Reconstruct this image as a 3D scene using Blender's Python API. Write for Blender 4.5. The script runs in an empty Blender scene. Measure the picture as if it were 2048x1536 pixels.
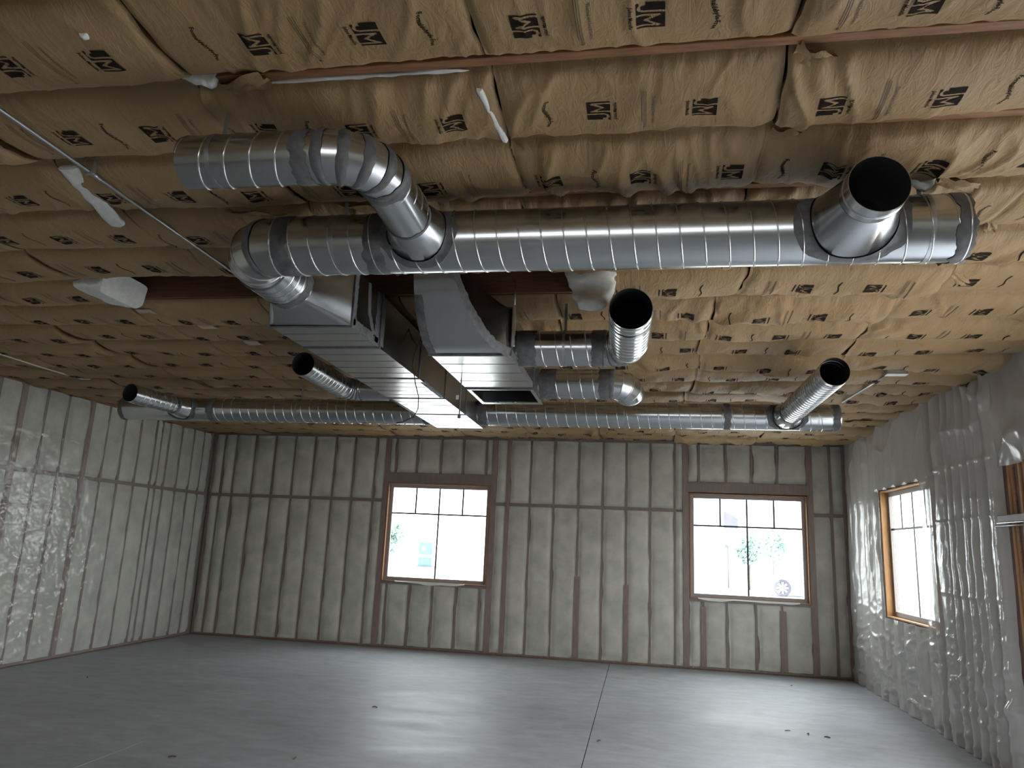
import bpy, math, random
import numpy as np
from mathutils import Matrix, Vector

random.seed(7)
rng = np.random.RandomState(11)
SC = bpy.context.scene
COL = SC.collection

# ------------------------------------------------------------------ camera
cam_d = bpy.data.cameras.new('camera')
cam_d.sensor_width = 36.0
cam_d.lens = 1481.745 / 2048 * 36.0
cam_d.clip_end = 500
cam = bpy.data.objects.new('camera', cam_d)
_f = Vector((-0.17224, 0.96190231, 0.21231423))
_r = Vector((0.98503342, 0.16676084, 0.04358881))
_u = Vector((-0.00652248, -0.21664435, 0.97622881))
cam.matrix_world = Matrix(((_r.x, _u.x, -_f.x, 0), (_r.y, _u.y, -_f.y, 0), (_r.z, _u.z, -_f.z, 1.956), (0, 0, 0, 1)))
COL.objects.link(cam)
SC.camera = cam

# ------------------------------------------------------------------ sky, exposure
world = bpy.data.worlds.new('overcast_sky')
SC.world = world
world.use_nodes = True
_bg = world.node_tree.nodes['Background']
_bg.inputs[0].default_value = (0.93, 0.97, 1.0, 1)
_bg.inputs[1].default_value = 1.0
SC.view_settings.view_transform = 'Standard'
SC.view_settings.look = 'None'
SC.view_settings.gamma = 1.0
SC.view_settings.use_curve_mapping = False
SC.view_settings.exposure = 3.3
SC.cycles.max_bounces = 7
SC.cycles.diffuse_bounces = 3
SC.cycles.glossy_bounces = 3
SC.cycles.adaptive_threshold = .05
SC.cycles.transparent_max_bounces = 12
SC.cycles.transmission_bounces = 4
SC.cycles.use_denoising = True
SC.cycles.caustics_reflective = False
SC.cycles.caustics_refractive = False
SC.cycles.sample_clamp_indirect = 6.0


def portal(name, loc, normal, sx, sy):
    """portal at a real opening: guides sampling of the sky, gives no light of its own"""
    d = bpy.data.lights.new(name, 'AREA')
    d.shape = 'RECTANGLE'
    d.size = sx
    d.size_y = sy
    d.cycles.is_portal = True
    o = bpy.data.objects.new(name, d)
    o.location = loc
    o.rotation_euler = Vector(normal).to_track_quat('-Z', 'Z').to_euler()
    COL.objects.link(o)


# room: X across (right +), Y depth, Z up; metres
D, XL, XR, H, YB = 13.867, -8.63, 3.569, 4.0, -4.0
W1 = (-4.83, -2.80, 1.19, 3.04)
W2 = (0.86, 2.885, 1.18, 3.02)
W3 = (10.05, 12.07, 1.17, 2.99)          # Y range on the right wall
DR = (3.0, 7.15, 0.0, 2.95)              # wide door opening, right wall, beside the camera
DB = (-3.2, 2.5, 2.70, 3.50)            # clerestory opening behind the camera
portal('portal_window', ((W1[0] + W1[1]) / 2, D + .2, 2.1), (0, -1, 0), 2.0, 1.85)
portal('portal_window', ((W2[0] + W2[1]) / 2, D + .2, 2.1), (0, -1, 0), 2.0, 1.85)
portal('portal_window', (XR + .2, (W3[0] + W3[1]) / 2, 2.08), (-1, 0, 0), 2.0, 1.85)
portal('portal_door', (XR + .2, (DR[0] + DR[1]) / 2, DR[3] / 2), (-1, 0, 0), DR[1] - DR[0], DR[3])
portal('portal_clerestory', ((DB[0] + DB[1]) / 2, YB - .2, (DB[2] + DB[3]) / 2), (0, 1, 0), DB[1] - DB[0], DB[3] - DB[2])

# ------------------------------------------------------------------ materials
MAT = {}


def new_mat(name):
    m = bpy.data.materials.new(name)
    m.use_nodes = True
    MAT[name] = m
    nt = m.node_tree
    return m, nt, nt.nodes['Principled BSDF']


def N(nt, typ, **kw):
    n = nt.nodes.new(typ)
    for k, v in kw.items():
        setattr(n, k, v)
    return n


def ramp(nt, fac, stops):
    r = N(nt, 'ShaderNodeValToRGB')
    el = r.color_ramp.elements
    while len(el) < len(stops):
        el.new(0.5)
    for e, (p, c) in zip(el, stops):
        e.position = p
        e.color = (*c, 1)
    nt.links.new(fac, r.inputs[0])
    return r.outputs[0]


def tex_noise(nt, scale, detail=3, rough=.55, vec=None, dist=0):
    n = N(nt, 'ShaderNodeTexNoise')
    n.inputs['Scale'].default_value = scale
    n.inputs['Detail'].default_value = detail
    n.inputs['Roughness'].default_value = rough
    n.inputs['Distortion'].default_value = dist
    if vec is not None:
        nt.links.new(vec, n.inputs['Vector'])
    return n.outputs['Fac']


def coords(nt, scale=(1, 1, 1), rot=(0, 0, 0)):
    tc = N(nt, 'ShaderNodeTexCoord')
    mp = N(nt, 'ShaderNodeMapping')
    mp.inputs['Scale'].default_value = scale
    mp.inputs['Rotation'].default_value = rot
    nt.links.new(tc.outputs['Object'], mp.inputs['Vector'])
    return mp.outputs[0]


def bump(nt, bsdf, fac, strength, dist=.01):
    b = N(nt, 'ShaderNodeBump')
    b.inputs['Strength'].default_value = strength
    b.inputs['Distance'].default_value = dist
    nt.links.new(fac, b.inputs['Height'])
    nt.links.new(b.outputs[0], bsdf.inputs['Normal'])


def simple(name, col, rough=.6, metal=0, var=.15, scale=8, bstr=0, stretch=(1, 1, 1)):
    m, nt, b = new_mat(name)
    v = coords(nt, stretch)
    f = tex_noise(nt, scale, 4, .6, v)
    lo = tuple(c * (1 - var) for c in col)
    hi = tuple(min(1, c * (1 + var)) for c in col)
    nt.links.new(ramp(nt, f, [(.3, lo), (.7, hi)]), b.inputs['Base Color'])
    b.inputs['Roughness'].default_value = rough
    b.inputs['Metallic'].default_value = metal
    if bstr:
        bump(nt, b, f, bstr)
    return m


# kraft paper facing
m, nt, b = new_mat('kraft_paper')
v = coords(nt)
f1 = tex_noise(nt, 2.2, 3, .5, v)
f2 = tex_noise(nt, 14, 5, .6, coords(nt, (1.6, .5, 1)), 1.2)
nt.links.new(ramp(nt, f1, [(.3, (.300, .196, .096)), (.7, (.370, .246, .126))]), b.inputs['Base Color'])
b.inputs['Roughness'].default_value = .55
b.inputs['Specular IOR Level'].default_value = .3
bump(nt, b, f2, .55, .016)

simple('print_ink', (.022, .016, .012), .8, var=.3, scale=30)
MAT['print_ink'].node_tree.nodes['Principled BSDF'].inputs['Specular IOR Level'].default_value = .05
simple('print_grey', (.10, .072, .045), .6, var=.2, scale=30)
simple('fiberglass_white', (.74, .74, .71), .95, var=.10, scale=18, bstr=.6)
simple('fiberglass_wall', (.60, .59, .51), .95, var=.22, scale=3.2, bstr=.6)
simple('lumber', (.245, .115, .048), .65, var=.3, scale=6, bstr=.15, stretch=(1, 8, 8))
simple('lumber_stud', (.155, .088, .064), .7, var=.3, scale=6, bstr=.15, stretch=(8, 8, .8))
simple('lumber_red', (.215, .108, .078), .7, var=.3, scale=6, bstr=.15, stretch=(8, 8, .8))
simple('duct_inner_shade', (.020, .020, .022), .8, var=.2, scale=9)  # near-black colour painted in for the shade deep inside open ducts
simple('lumber_dark', (.19, .085, .045), .7, var=.25, scale=6, bstr=.15, stretch=(.8, 8, 8))
simple('lumber_fresh', (.44, .225, .085), .6, var=.22, scale=7, bstr=.15, stretch=(9, 9, .8))
simple('sheathing', (.22, .16, .10), .85, var=.3, scale=12)
simple('sealant', (.112, .113, .118), .60, var=.35, scale=16, bstr=.6, stretch=(1, 1, 1))
simple('dark_rubber', (.075, .075, .095), .7, var=.2, scale=20)
simple('window_vinyl', (.30, .26, .25), .5, var=.06, scale=5)
simple('grille_bar', (.045, .042, .042), .5, var=.05, scale=5)
simple('conduit_steel', (.46, .48, .50), .38, 1.0, var=.1, scale=10)
simple('black_cable', (.02, .02, .022), .5, var=.1, scale=10)
simple('white_plastic', (.72, .72, .70), .4, var=.04, scale=10)
simple('tape_pale', (.52, .42, .34), .6, var=.1, scale=20)
simple('car_paint', (.75, .76, .78), .3, var=.02, scale=2)
simple('wheel_alloy', (.6, .6, .63), .35, .6, var=.05, scale=8)
simple('leaf_green', (.27, .38, .34), .7, var=.4, scale=3)  # leaves made paler: the flare through the windows is put into the colour
simple('bark', (.09, .07, .06), .9, var=.3, scale=8)
simple('toilet_blue', (.085, .20, .40), .45, var=.1, scale=3)
simple('siding_white', (.85, .84, .82), .7, var=.03, scale=2)
simple('gable_purple', (.115, .11, .165), .7, var=.1, scale=2)
simple('pole_grey', (.11, .11, .12), .5, var=.1, scale=4)
simple('gravel_lot', (.55, .54, .52), .9, var=.08, scale=.6)

# galvanised sheet steel
def galvanised(name, col, r0, r1):
    m, nt, b = new_mat(name)
    v = coords(nt)
    f1 = tex_noise(nt, 3.0, 4, .6, v)
    nt.links.new(ramp(nt, f1, [(.25, tuple(c * .9 for c in col)), (.75, col)]), b.inputs['Base Color'])
    b.inputs['Metallic'].default_value = 1
    mr = N(nt, 'ShaderNodeMapRange')
    mr.inputs[1].default_value = .3
    mr.inputs[2].default_value = .7
    mr.inputs[3].default_value = r0
    mr.inputs[4].default_value = r1
    nt.links.new(f1, mr.inputs[0])
    nt.links.new(mr.outputs[0], b.inputs['Roughness'])
    f3 = tex_noise(nt, 5, 2, .5, v)
    bump(nt, b, f3, .04, .02)


galvanised('galvanised', (.56, .58, .60), .19, .27)
galvanised('galvanised_seam', (.70, .71, .72), .22, .32)

# concrete
m, nt, b = new_mat('concrete')
v = coords(nt, (.5, 1, 1))
f1 = tex_noise(nt, .9, 5, .6, v, 1.0)
f2 = tex_noise(nt, 6, 6, .65, v, .6)
f3 = tex_noise(nt, 60, 3, .6, v)
c1 = ramp(nt, f1, [(.25, (.385, .41, .445)), (.75, (.515, .542, .582))])
c2 = ramp(nt, f2, [(.3, (.78, .78, .78)), (.7, (1.06, 1.06, 1.06))])
mul = N(nt, 'ShaderNodeMix', data_type='RGBA', blend_type='MULTIPLY')
mul.inputs[0].default_value = 1
nt.links.new(c1, mul.inputs[6])
nt.links.new(c2, mul.inputs[7])
nt.links.new(mul.outputs[2], b.inputs['Base Color'])
mr = N(nt, 'ShaderNodeMapRange')
mr.inputs[1].default_value = .3
mr.inputs[2].default_value = .7
mr.inputs[3].default_value = .45
mr.inputs[4].default_value = .62
nt.links.new(f1, mr.inputs[0])
nt.links.new(mr.outputs[0], b.inputs['Roughness'])
bump(nt, b, f3, .08, .004)


def film(name, opacity, col, rough, bscale, bstr, gloss, stretch=(1, 1, 1)):
    """translucent polyethylene film: see-through body, milky haze, glossy skin"""
    m, nt, b = new_mat(name)
    out = nt.nodes['Material Output']
    b.inputs['Base Color'].default_value = (*col, 1)
    b.inputs['Roughness'].default_value = .6
    b.inputs['Specular IOR Level'].default_value = .2
    f = tex_noise(nt, bscale, 3, .55, coords(nt, stretch), 1.5)
    bump(nt, b, f, bstr, .02)
    tr = N(nt, 'ShaderNodeBsdfTransparent')
    mx = N(nt, 'ShaderNodeMixShader')
    mx.inputs[0].default_value = opacity
    nt.links.new(tr.outputs[0], mx.inputs[1])
    nt.links.new(b.outputs[0], mx.inputs[2])
    g = N(nt, 'ShaderNodeBsdfGlossy')
    g.inputs['Roughness'].default_value = rough
    nt.links.new([n for n in nt.nodes if n.type == 'BUMP'][0].outputs[0], g.inputs['Normal'])
    lw = N(nt, 'ShaderNodeLayerWeight')
    pw = N(nt, 'ShaderNodeMath', operation='POWER')
    nt.links.new(lw.outputs['Facing'], pw.inputs[0])
    pw.inputs[1].default_value = 4.0
    ma = N(nt, 'ShaderNodeMath', operation='MULTIPLY_ADD')
    nt.links.new(pw.outputs[0], ma.inputs[0])
    ma.inputs[1].default_value = .35
    ma.inputs[2].default_value = gloss
    m2 = N(nt, 'ShaderNodeMixShader')
    nt.links.new(ma.outputs[0], m2.inputs[0])
    nt.links.new(mx.outputs[0], m2.inputs[1])
    nt.links.new(g.outputs[0], m2.inputs[2])
    nt.links.new(m2.outputs[0], out.inputs['Surface'])
    return m


film('film_back', .22, (.52, .49, .46), .4, 4, .15, .02)
film('film_left', .25, (.60, .61, .60), .13, 9, .40, .06, (1, 1, 1.5))
film('film_right', .58, (.68, .66, .64), .16, 6, .25, .10)

m, nt, b = new_mat('glass')
out = nt.nodes['Material Output']
gl = N(nt, 'ShaderNodeBsdfGlossy')
gl.inputs['Roughness'].default_value = .02
lw = N(nt, 'ShaderNodeLayerWeight')
lw.inputs[0].default_value = .5
pw = N(nt, 'ShaderNodeMath', operation='POWER')
nt.links.new(lw.outputs['Facing'], pw.inputs[0])
pw.inputs[1].default_value = 5.0
fr = N(nt, 'ShaderNodeMath', operation='MULTIPLY_ADD')
nt.links.new(pw.outputs[0], fr.inputs[0])
fr.inputs[1].default_value = .5
fr.inputs[2].default_value = .03
tr = N(nt, 'ShaderNodeBsdfTransparent')
tr.inputs[0].default_value = (.95, .97, .96, 1)
mx = N(nt, 'ShaderNodeMixShader')
nt.links.new(fr.outputs[0], mx.inputs[0])
nt.links.new(tr.outputs[0], mx.inputs[1])
nt.links.new(gl.outputs[0], mx.inputs[2])
nt.links.new(mx.outputs[0], out.inputs['Surface'])

# ------------------------------------------------------------------ object helpers
ORG = {}


def set_props(o, label=None, cat=None, group=None, kind=None):
    if label:
        o['label'] = label
    if cat:
        o['category'] = cat
    if group:
        o['group'] = group
    if kind:
        o['kind'] = kind


def empty(name, loc, label=None, cat=None, group=None, kind=None):
    o = bpy.data.objects.new(name, None)
    o.empty_display_size = .1
    o.location = loc
    COL.objects.link(o)
    ORG[o.name] = Vector(loc)
    set_props(o, label, cat, group, kind)
    return o


def obj(name, V, F, mat, parent=None, smooth=False, origin=None, mat2=None, from2=0, **props):
    """mesh object from world-space vertices; a child keeps its root's origin"""
    V = np.asarray(V, float)
    if parent is not None:
        org = ORG[parent.name]
    else:
        org = Vector(origin) if origin is not None else Vector((0, 0, 0))
    me = bpy.data.meshes.new(name)
    me.from_pydata((V - np.array(org)).tolist(), [], F)
    me.materials.append(MAT[mat])
    if mat2:
        me.materials.append(MAT[mat2])
        ix = np.zeros(len(me.polygons), np.int32)
        ix[from2:] = 1
        me.polygons.foreach_set('material_index', ix)
    if smooth is True:
        me.polygons.foreach_set('use_smooth', np.ones(len(me.polygons), bool))
    elif smooth:
        me.polygons.foreach_set('use_smooth', np.ones(len(me.polygons), bool))
        me.set_sharp_from_angle(angle=math.radians(smooth))
    me.update()
    o = bpy.data.objects.new(name, me)
    COL.objects.link(o)
    if parent is not None:
        o.parent = parent
    else:
        o.location = org
    ORG[o.name] = org
    set_props(o, **props)
    return o


class MB:
    def __init__(s):
        s.v = []
        s.f = []

    def add(s, V, F):
        n = len(s.v)
        s.v += [tuple(p) for p in V]
        s.f += [tuple(i + n for i in f) for f in F]
        return s

    def box(s, x0, x1, y0, y1, z0, z1):
        V = [(x, y, z) for z in (z0, z1) for y in (y0, y1) for x in (x0, x1)]
        return s.add(V, [(0, 2, 3, 1), (4, 5, 7, 6), (0, 1, 5, 4), (2, 6, 7, 3), (0, 4, 6, 2), (1, 3, 7, 5)])

    def build(s, name, mat, parent=None, **k):
        return obj(name, s.v, s.f, mat, parent, **k)


def bevel_box(x0, x1, y0, y1, z0, z1, b=.003):
    """box with chamfered edges (24 vertices)"""
    V = []
    for sx in (0, 1):
        for sy in (0, 1):
            for sz in (0, 1):
                X, Y, Z = (x0, x1)[sx], (y0, y1)[sy], (z0, z1)[sz]
                ix, iy, iz = (b, -b)[sx], (b, -b)[sy], (b, -b)[sz]
                V += [(X, Y + iy, Z + iz), (X + ix, Y, Z + iz), (X + ix, Y + iy, Z)]
    import itertools
    idx = lambda sx, sy, sz, k: ((sx * 2 + sy) * 2 + sz) * 3 + k
    F = []
    for s in (0, 1):
        q = [idx(s, 0, 0, 0), idx(s, 1, 0, 0), idx(s, 1, 1, 0), idx(s, 0, 1, 0)]
        F.append(q if s else q[::-1])
        q = [idx(0, s, 0, 1), idx(0, s, 1, 1), idx(1, s, 1, 1), idx(1, s, 0, 1)]
        F.append(q if s else q[::-1])
        q = [idx(0, 0, s, 2), idx(1, 0, s, 2), idx(1, 1, s, 2), idx(0, 1, s, 2)]
        F.append(q if s else q[::-1])
    for a in (0, 1):
        for c in (0, 1):
            F.append([idx(0, a, c, 1), idx(1, a, c, 1), idx(1, a, c, 2), idx(0, a, c, 2)])
            F.append([idx(a, 0, c, 0), idx(a, 1, c, 0), idx(a, 1, c, 2), idx(a, 0, c, 2)])
            F.append([idx(a, c, 0, 0), idx(a, c, 1, 0), idx(a, c, 1, 1), idx(a, c, 0, 1)])
    for a in (0, 1):
        for c in (0, 1):
            for e in (0, 1):
                F.append([idx(a, c, e, 0), idx(a, c, e, 1), idx(a, c, e, 2)])
    return V, F


def board(name, x0, x1, y0, y1, z0, z1, mat, parent=None, b=.003, **k):
    V, F = bevel_box(x0, x1, y0, y1, z0, z1, b)
    return obj(name, V, F, mat, parent, **k)


# value noise
_T = np.random.RandomState(3).rand(256, 256)


def vn(x, y, seed=0):
    x = np.asarray(x, float) + seed * 17.31
    y = np.asarray(y, float) + seed * 9.77
    xi = np.floor(x).astype(int)
    yi = np.floor(y).astype(int)
    fx = x - xi
    fy = y - yi
    fx = fx * fx * (3 - 2 * fx)
    fy = fy * fy * (3 - 2 * fy)
    g = lambda a, b: _T[a & 255, b & 255]
    return (g(xi, yi) * (1 - fx) + g(xi + 1, yi) * fx) * (1 - fy) + (g(xi, yi + 1) * (1 - fx) + g(xi + 1, yi + 1) * fx) * fy


def ridge(x, y, seed, p=3):
    n = vn(x, y, seed)
    return np.clip(1 - np.abs(2 * n - 1), 0, 1) ** p


def grid_faces(na, nb, keep=None):
    i, j = np.meshgrid(np.arange(na), np.arange(nb), indexing='ij')
    a = (i * (nb + 1) + j)
    F = np.stack([a, a + nb + 1, a + nb + 2, a + 1], -1).reshape(-1, 4)
    if keep is not None:
        F = F[keep.reshape(-1)]
    return F.tolist()


# ================================================================== THE SHELL
# ---- floor: three poured slabs with a saw cut and a pale control joint
floor = obj('floor', *(lambda m: (m.v, m.f))(MB().box(XL - .2, XR + .2, YB - .2, D + .2, -.2, -.03)), 'sealant', kind='structure',
            label='smooth grey poured concrete floor with thin saw-cut joints')
for xa, xb in ((XL - .15, -.525), (-.515, XR + .15)):
    board('slab', xa, xb, YB - .15, D + .15, -.029, 0, 'concrete', floor, b=.0004)
board('chalk_line', -4.602, -4.596, 5.2, 6.9, -.001, .0006, 'fiberglass_wall', floor, b=.0002)
# ---- ground outside
obj('ground', [(-90, -60, -.15), (90, -60, -.15), (90, 140, -.15), (-90, 140, -.15)], [(0, 1, 2, 3)], 'gravel_lot', kind='structure',
    label='pale open ground outside the windows')


def wall_with_holes(name, axis, at, th, u0, u1, z0, z1, holes, mat, label):
    """sheathing slab with real openings; axis 'y' = plane Y=at, axis 'x' = plane X=at"""
    us = sorted({u0, u1, *[h[0] for h in holes], *[h[1] for h in holes]})
    zs = sorted({z0, z1, *[h[2] for h in holes], *[h[3] for h in holes]})
    mb = MB()
    for a, b2 in zip(us[:-1], us[1:]):
        for c, d in zip(zs[:-1], zs[1:]):
            um, zm = (a + b2) / 2, (c + d) / 2
            if any(h[0] < um < h[1] and h[2] < zm < h[3] for h in holes):
                continue
            if axis == 'y':
                mb.box(a, b2, at, at + th, c, d)
            else:
                mb.box(at, at + th, a, b2, c, d)
    return mb.build(name, mat, kind='structure', label=label)


wall_back = wall_with_holes('wall_back', 'y', D + .14, .03, XL - .3, XR + .3, -.15, 4.6, [W1, W2], 'sheathing',
                            'far framed wall with pale batt insulation between brown studs and two windows')
wall_left = wall_with_holes('wall_left', 'x', XL - .17, .03, YB - .3, D + .3, -.15, 4.6, [], 'sheathing',
                            'left framed wall with pale batt insulation between brown studs')
wall_right = wall_with_holes('wall_right', 'x', XR + .14, .03, YB - .3, D + .3, -.15, 4.6, [W3, DR], 'sheathing',
                             'right framed wall with a window and a wide door opening')
wall_front = wall_with_holes('wall_front', 'y', YB - .17, .17, XL - .3, XR + .3, -.15, 4.6, [DB], 'fiberglass_wall',
                             'insulated wall behind the viewer with a strip of high windows')


# ---- wall framing: studs, plates, blocking
def frame_part(wall, name, axis, at, u0, u1, z0, z1, mat='lumber_stud', depth=.138, proud=0.0):
    if u1 - u0 > .07 and z1 - z0 > .2:
        mat = 'lumber_red'
    elif not proud:
        proud, depth = -.026, .138
    if axis == 'y':
        board(name, u0, u1, at - proud, at + depth, z0, z1, mat, wall)
    elif at < 0:
        board(name, at - depth, at + proud, u0, u1, z0, z1, mat, wall)
    else:
        board(name, at - proud, at + depth, u0, u1, z0, z1, mat, wall)


def wall_batt(wall, axis, at, sgn, u0, u1, z0, z1, seed, mat='fiberglass_wall'):
    """one pillowy batt filling a stud bay; the front bulges a little into the room"""
    w, h = u1 - u0, z1 - z0
    na, nb = max(5, int(w / .045)), max(4, int(h / .09))
    s, t = np.meshgrid(np.linspace(0, 1, na + 1), np.linspace(0, 1, nb + 1), indexing='ij')
    ed = .030 * (vn(t * h * 4, np.round(s), seed) - .5) * 2
    U = u0 + s * w + ed * (np.abs(s - .5) * 2) ** 4
    Z = z0 + t * h + .015 * (vn(s * 6, t * 0, seed + 5) - .5) * (np.abs(t - .5) * 2) ** 4
    e = np.minimum(np.minimum(s, 1 - s) * w, np.minimum(t, 1 - t) * h)
    B = .066 * (1 - np.exp(-e / .045)) - .052 + .016 * (vn(U * 5, Z * 3, seed + 2) - .5) + .018 * (vn(U * 2, Z * 9, seed + 8) - .5) * (e > .01)
    B = np.minimum(B, .012)
    Dp = at - sgn * (-B) if False else at + sgn * B
    P = np.stack([U, Dp, Z], -1) if axis == 'y' else np.stack([Dp, U, Z], -1)
    V = P.reshape(-1, 3)
    F = grid_faces(na, nb)
    # skirt back to the sheathing
    back = V.copy()
    k = 1 if axis == 'y' else 0
    back[:, k] = at - sgn * .13
    n = len(V)
    bi = [i * (nb + 1) for i in range(na + 1)] + [na * (nb + 1) + j for j in range(1, nb + 1)] + [i * (nb + 1) + nb for i in range(na - 1, -1, -1)] + [j for j in range(nb - 1, 0, -1)]
    VV = list(map(tuple, V)) + [tuple(back[i]) for i in bi]
    m2 = len(bi)
    F += [(bi[i], bi[(i + 1) % m2], n + (i + 1) % m2, n + i) for i in range(m2)]
    return obj('insulation_batt', VV, F, mat, wall, smooth=True)


ZG = 2.70          # blocking height


def fill_bays(wall, axis, at, sgn, studs, z0=.04, z1=3.92, skip=None, zsplit=ZG):
    """batts between neighbouring studs (centre, width), split at the blocking"""
    k = 0
    for (a, wa), (b2, wb) in zip(studs[:-1], studs[1:]):
        u0, u1 = a + wa / 2 - .012, b2 - wb / 2 + .012
        if u1 - u0 < .05:
            continue
        um = (u0 + u1) / 2
        segs = [(z0, zsplit - .022), (zsplit + .022, z1)]
        if skip:
            segs = skip(um, segs)
        for c, d in segs:
            k += 1
            wall_batt(wall, axis, at, sgn, u0, u1, c, d, k + int(abs(at) * 7))


S, Wd = .040, .085
# back wall
bs = [(-8.60, .05), (-8.39, S), (-8.13, S), (-7.71, S), (-7.28, S), (-6.85, S), (-6.43, S), (-5.99, S), (-5.58, S), (-5.14, S), (-4.885, .10)]
bm = [(-2.745, .10), (-2.47, .075), (-2.05, S), (-1.60, S), (-1.14, S), (-.69, S), (-.26, S), (.17, S), (.61, S), (.80, .10)]
br = [(2.94, .10), (3.29, .05), (3.53, .09)]
for c, w in bs + bm + br:
    frame_part(wall_back, 'stud', 'y', D, c - w / 2, c + w / 2, .04, 3.92)
for (c, w, z) in ((-1.14, .10, 1.45), (-.26, .085, 1.35), (2.41, .11, 1.05), (1.08, .09, 1.05)):   # exposed wider lumber low on the wall
    frame_part(wall_back, 'stud', 'y', D, c - w / 2 + .012, c + w / 2 + .012, .05, z, proud=.006)
for grp in (bs, bm, br):
    fill_bays(wall_back, 'y', D, -1, grp)
    for (a, wa), (b2, wb) in zip(grp[:-1], grp[1:]):
        if b2 - a > .2:
            frame_part(wall_back, 'blocking', 'y', D, a + wa / 2, b2 - wb / 2, ZG - .03, ZG + .03)
for win, ab, be in ((W1, (-4.72, -4.29, -3.81, -3.37, -2.92), (-4.72, -4.27, -3.82, -3.37, -2.92)),
                    (W2, (1.04, 1.51, 1.96, 2.40), (1.08, 1.49, 1.98, 2.41))):
    x0, x1, z0, z1 = win
    board('header', x0 - .05, x1 + .05, D - .004, D + .138, z1 + .012, z1 + .20, 'lumber_stud', wall_back)
    for nm, cs, za, zb in (('cripple_stud', ab, z1 + .20, 3.92), ('cripple_stud', be, .04, z0 - .02)):
        for c in cs:
            frame_part(wall_back, nm, 'y', D, c - .02, c + .02, za, zb)
        edges = [(x0 - .02, .02)] + [(c, .04) for c in cs] + [(x1 + .02, .02)]
        for i, ((a, wa), (b2, wb)) in enumerate(zip(edges[:-1], edges[1:])):
            if b2 - a > .12:
                wall_batt(wall_back, 'y', D, -1, a + wa / 2, b2 - wb / 2, za + .01, zb - .01, 60 + i + int(x0 * 3))
    board('rough_sill', x0 - .03, x1 + .03, D, D + .138, z0 - .045, z0 - .012, 'lumber_stud', wall_back)
board('top_plate', XL, XR, D - .006, D + .138, 3.915, 4.0, 'lumber_stud', wall_back)
board('bottom_plate', XL, XR, D, D + .138, 0.001, .040, 'lumber_stud', wall_back)

# left wall (frame sees Y > 8.4)
ls = [(6.15, S), (6.57, S), (6.99, S), (7.41, S), (7.83, S), (8.25, S), (8.62, S), (9.02, Wd), (9.47, S), (9.89, S), (10.38, .075), (10.80, S), (11.21, S), (11.63, S),
      (12.06, S), (12.22, S), (12.44, .06), (12.82, S), (13.21, S), (13.55, S), (13.83, .05)]
for c, w in ls:
    frame_part(wall_left, 'stud', 'x', XL, c - w / 2, c + w / 2, .04, 3.92)
for (a, wa), (b2, wb) in zip(ls[:-1], ls[1:]):
    frame_part(wall_left, 'blocking', 'x', XL, a + wa / 2, b2 - wb / 2, ZG - .03, ZG + .03)
fill_bays(wall_left, 'x', XL, 1, ls)
board('top_plate', XL - .138, XL + .006, YB, D - .01, 3.915, 4.0, 'lumber', wall_left)
board('bottom_plate', XL - .138, XL, YB, D - .01, .001, .040, 'lumber_stud', wall_left)
# near stretch of the left wall, outside the frame: one long insulated run
board('insulation_run', XL - .13, XL - .004, YB + .01, 6.13, .04, 3.91, 'fiberglass_wall', wall_left)

# right wall behind the plastic
rs = [(8.18, .12), (8.62, S), (9.02, S), (9.42, S), (9.82, S), (10.0, .08)]
rs2 = [(12.12, .08), (12.45, S), (12.85, S), (13.25, S), (13.60, S), (13.80, .10)]
for c, w in rs + rs2:
    frame_part(wall_right, 'stud', 'x', XR, c - w / 2, c + w / 2, .04, 3.92)
fill_bays(wall_right, 'x', XR, -1, rs)
fill_bays(wall_right, 'x', XR, -1, rs2)
board('header', XR - .004, XR + .138, W3[0] - .05, W3[1] + .05, W3[3] + .012, W3[3] + .20, 'lumber_stud', wall_right)
board('rough_sill', XR, XR + .138, W3[0], W3[1], W3[2] - .045, W3[2] - .012, 'lumber_stud', wall_right)
ys = np.linspace(W3[0], W3[1], 6)
for a, b2 in zip(ys[:-1], ys[1:]):
    wall_batt(wall_right, 'x', XR, -1, a + .02, b2 - .02, .05, W3[2] - .05, int(a * 9))
    wall_batt(wall_right, 'x', XR, -1, a + .02, b2 - .02, W3[3] + .21, 3.91, int(a * 9) + 3)
for c in ys[1:-1]:
    frame_part(wall_right, 'cripple_stud', 'x', XR, c - .02, c + .02, .05, W3[2] - .045)
    frame_part(wall_right, 'cripple_stud', 'x', XR, c - .02, c + .02, W3[3] + .2, 3.92)
board('top_plate', XR - .006, XR + .138, YB, D - .01, 3.915, 4.0, 'lumber_stud', wall_right)
board('bottom_plate', XR, XR + .138, DR[1], D - .01, .001, .040, 'lumber_stud', wall_right)
board('header', XR - .01, XR + .138, DR[0] - .2, DR[1] + .2, DR[3], DR[3] + .28, 'lumber_stud', wall_right)
board('insulation_run', XR + .004, XR + .13, DR[0] - .2, DR[1] + .1, DR[3] + .29, 3.91, 'fiberglass_wall', wall_right)
board('insulation_run', XR + .004, XR + .13, YB + .01, DR[0] - .05, .04, 3.91, 'fiberglass_wall', wall_right)
# stacked jamb studs of the door opening
jy = 8.12
for i in range(21):
    w = .040 if i < 2 else .038
    mat = ('lumber_red', 'lumber_stud', 'lumber_fresh', 'lumber_fresh', 'lumber')[i % 5] if i < 8 else ('lumber_fresh', 'lumber', 'lumber_red')[i % 3]
    pr = .004 + .016 * ((i * 7) % 5) / 4
    board('jamb_stud', XR - pr, XR + .138, jy - w, jy, .002, DR[3] - .002, mat, wall_right)
    jy -= w + .006

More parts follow.
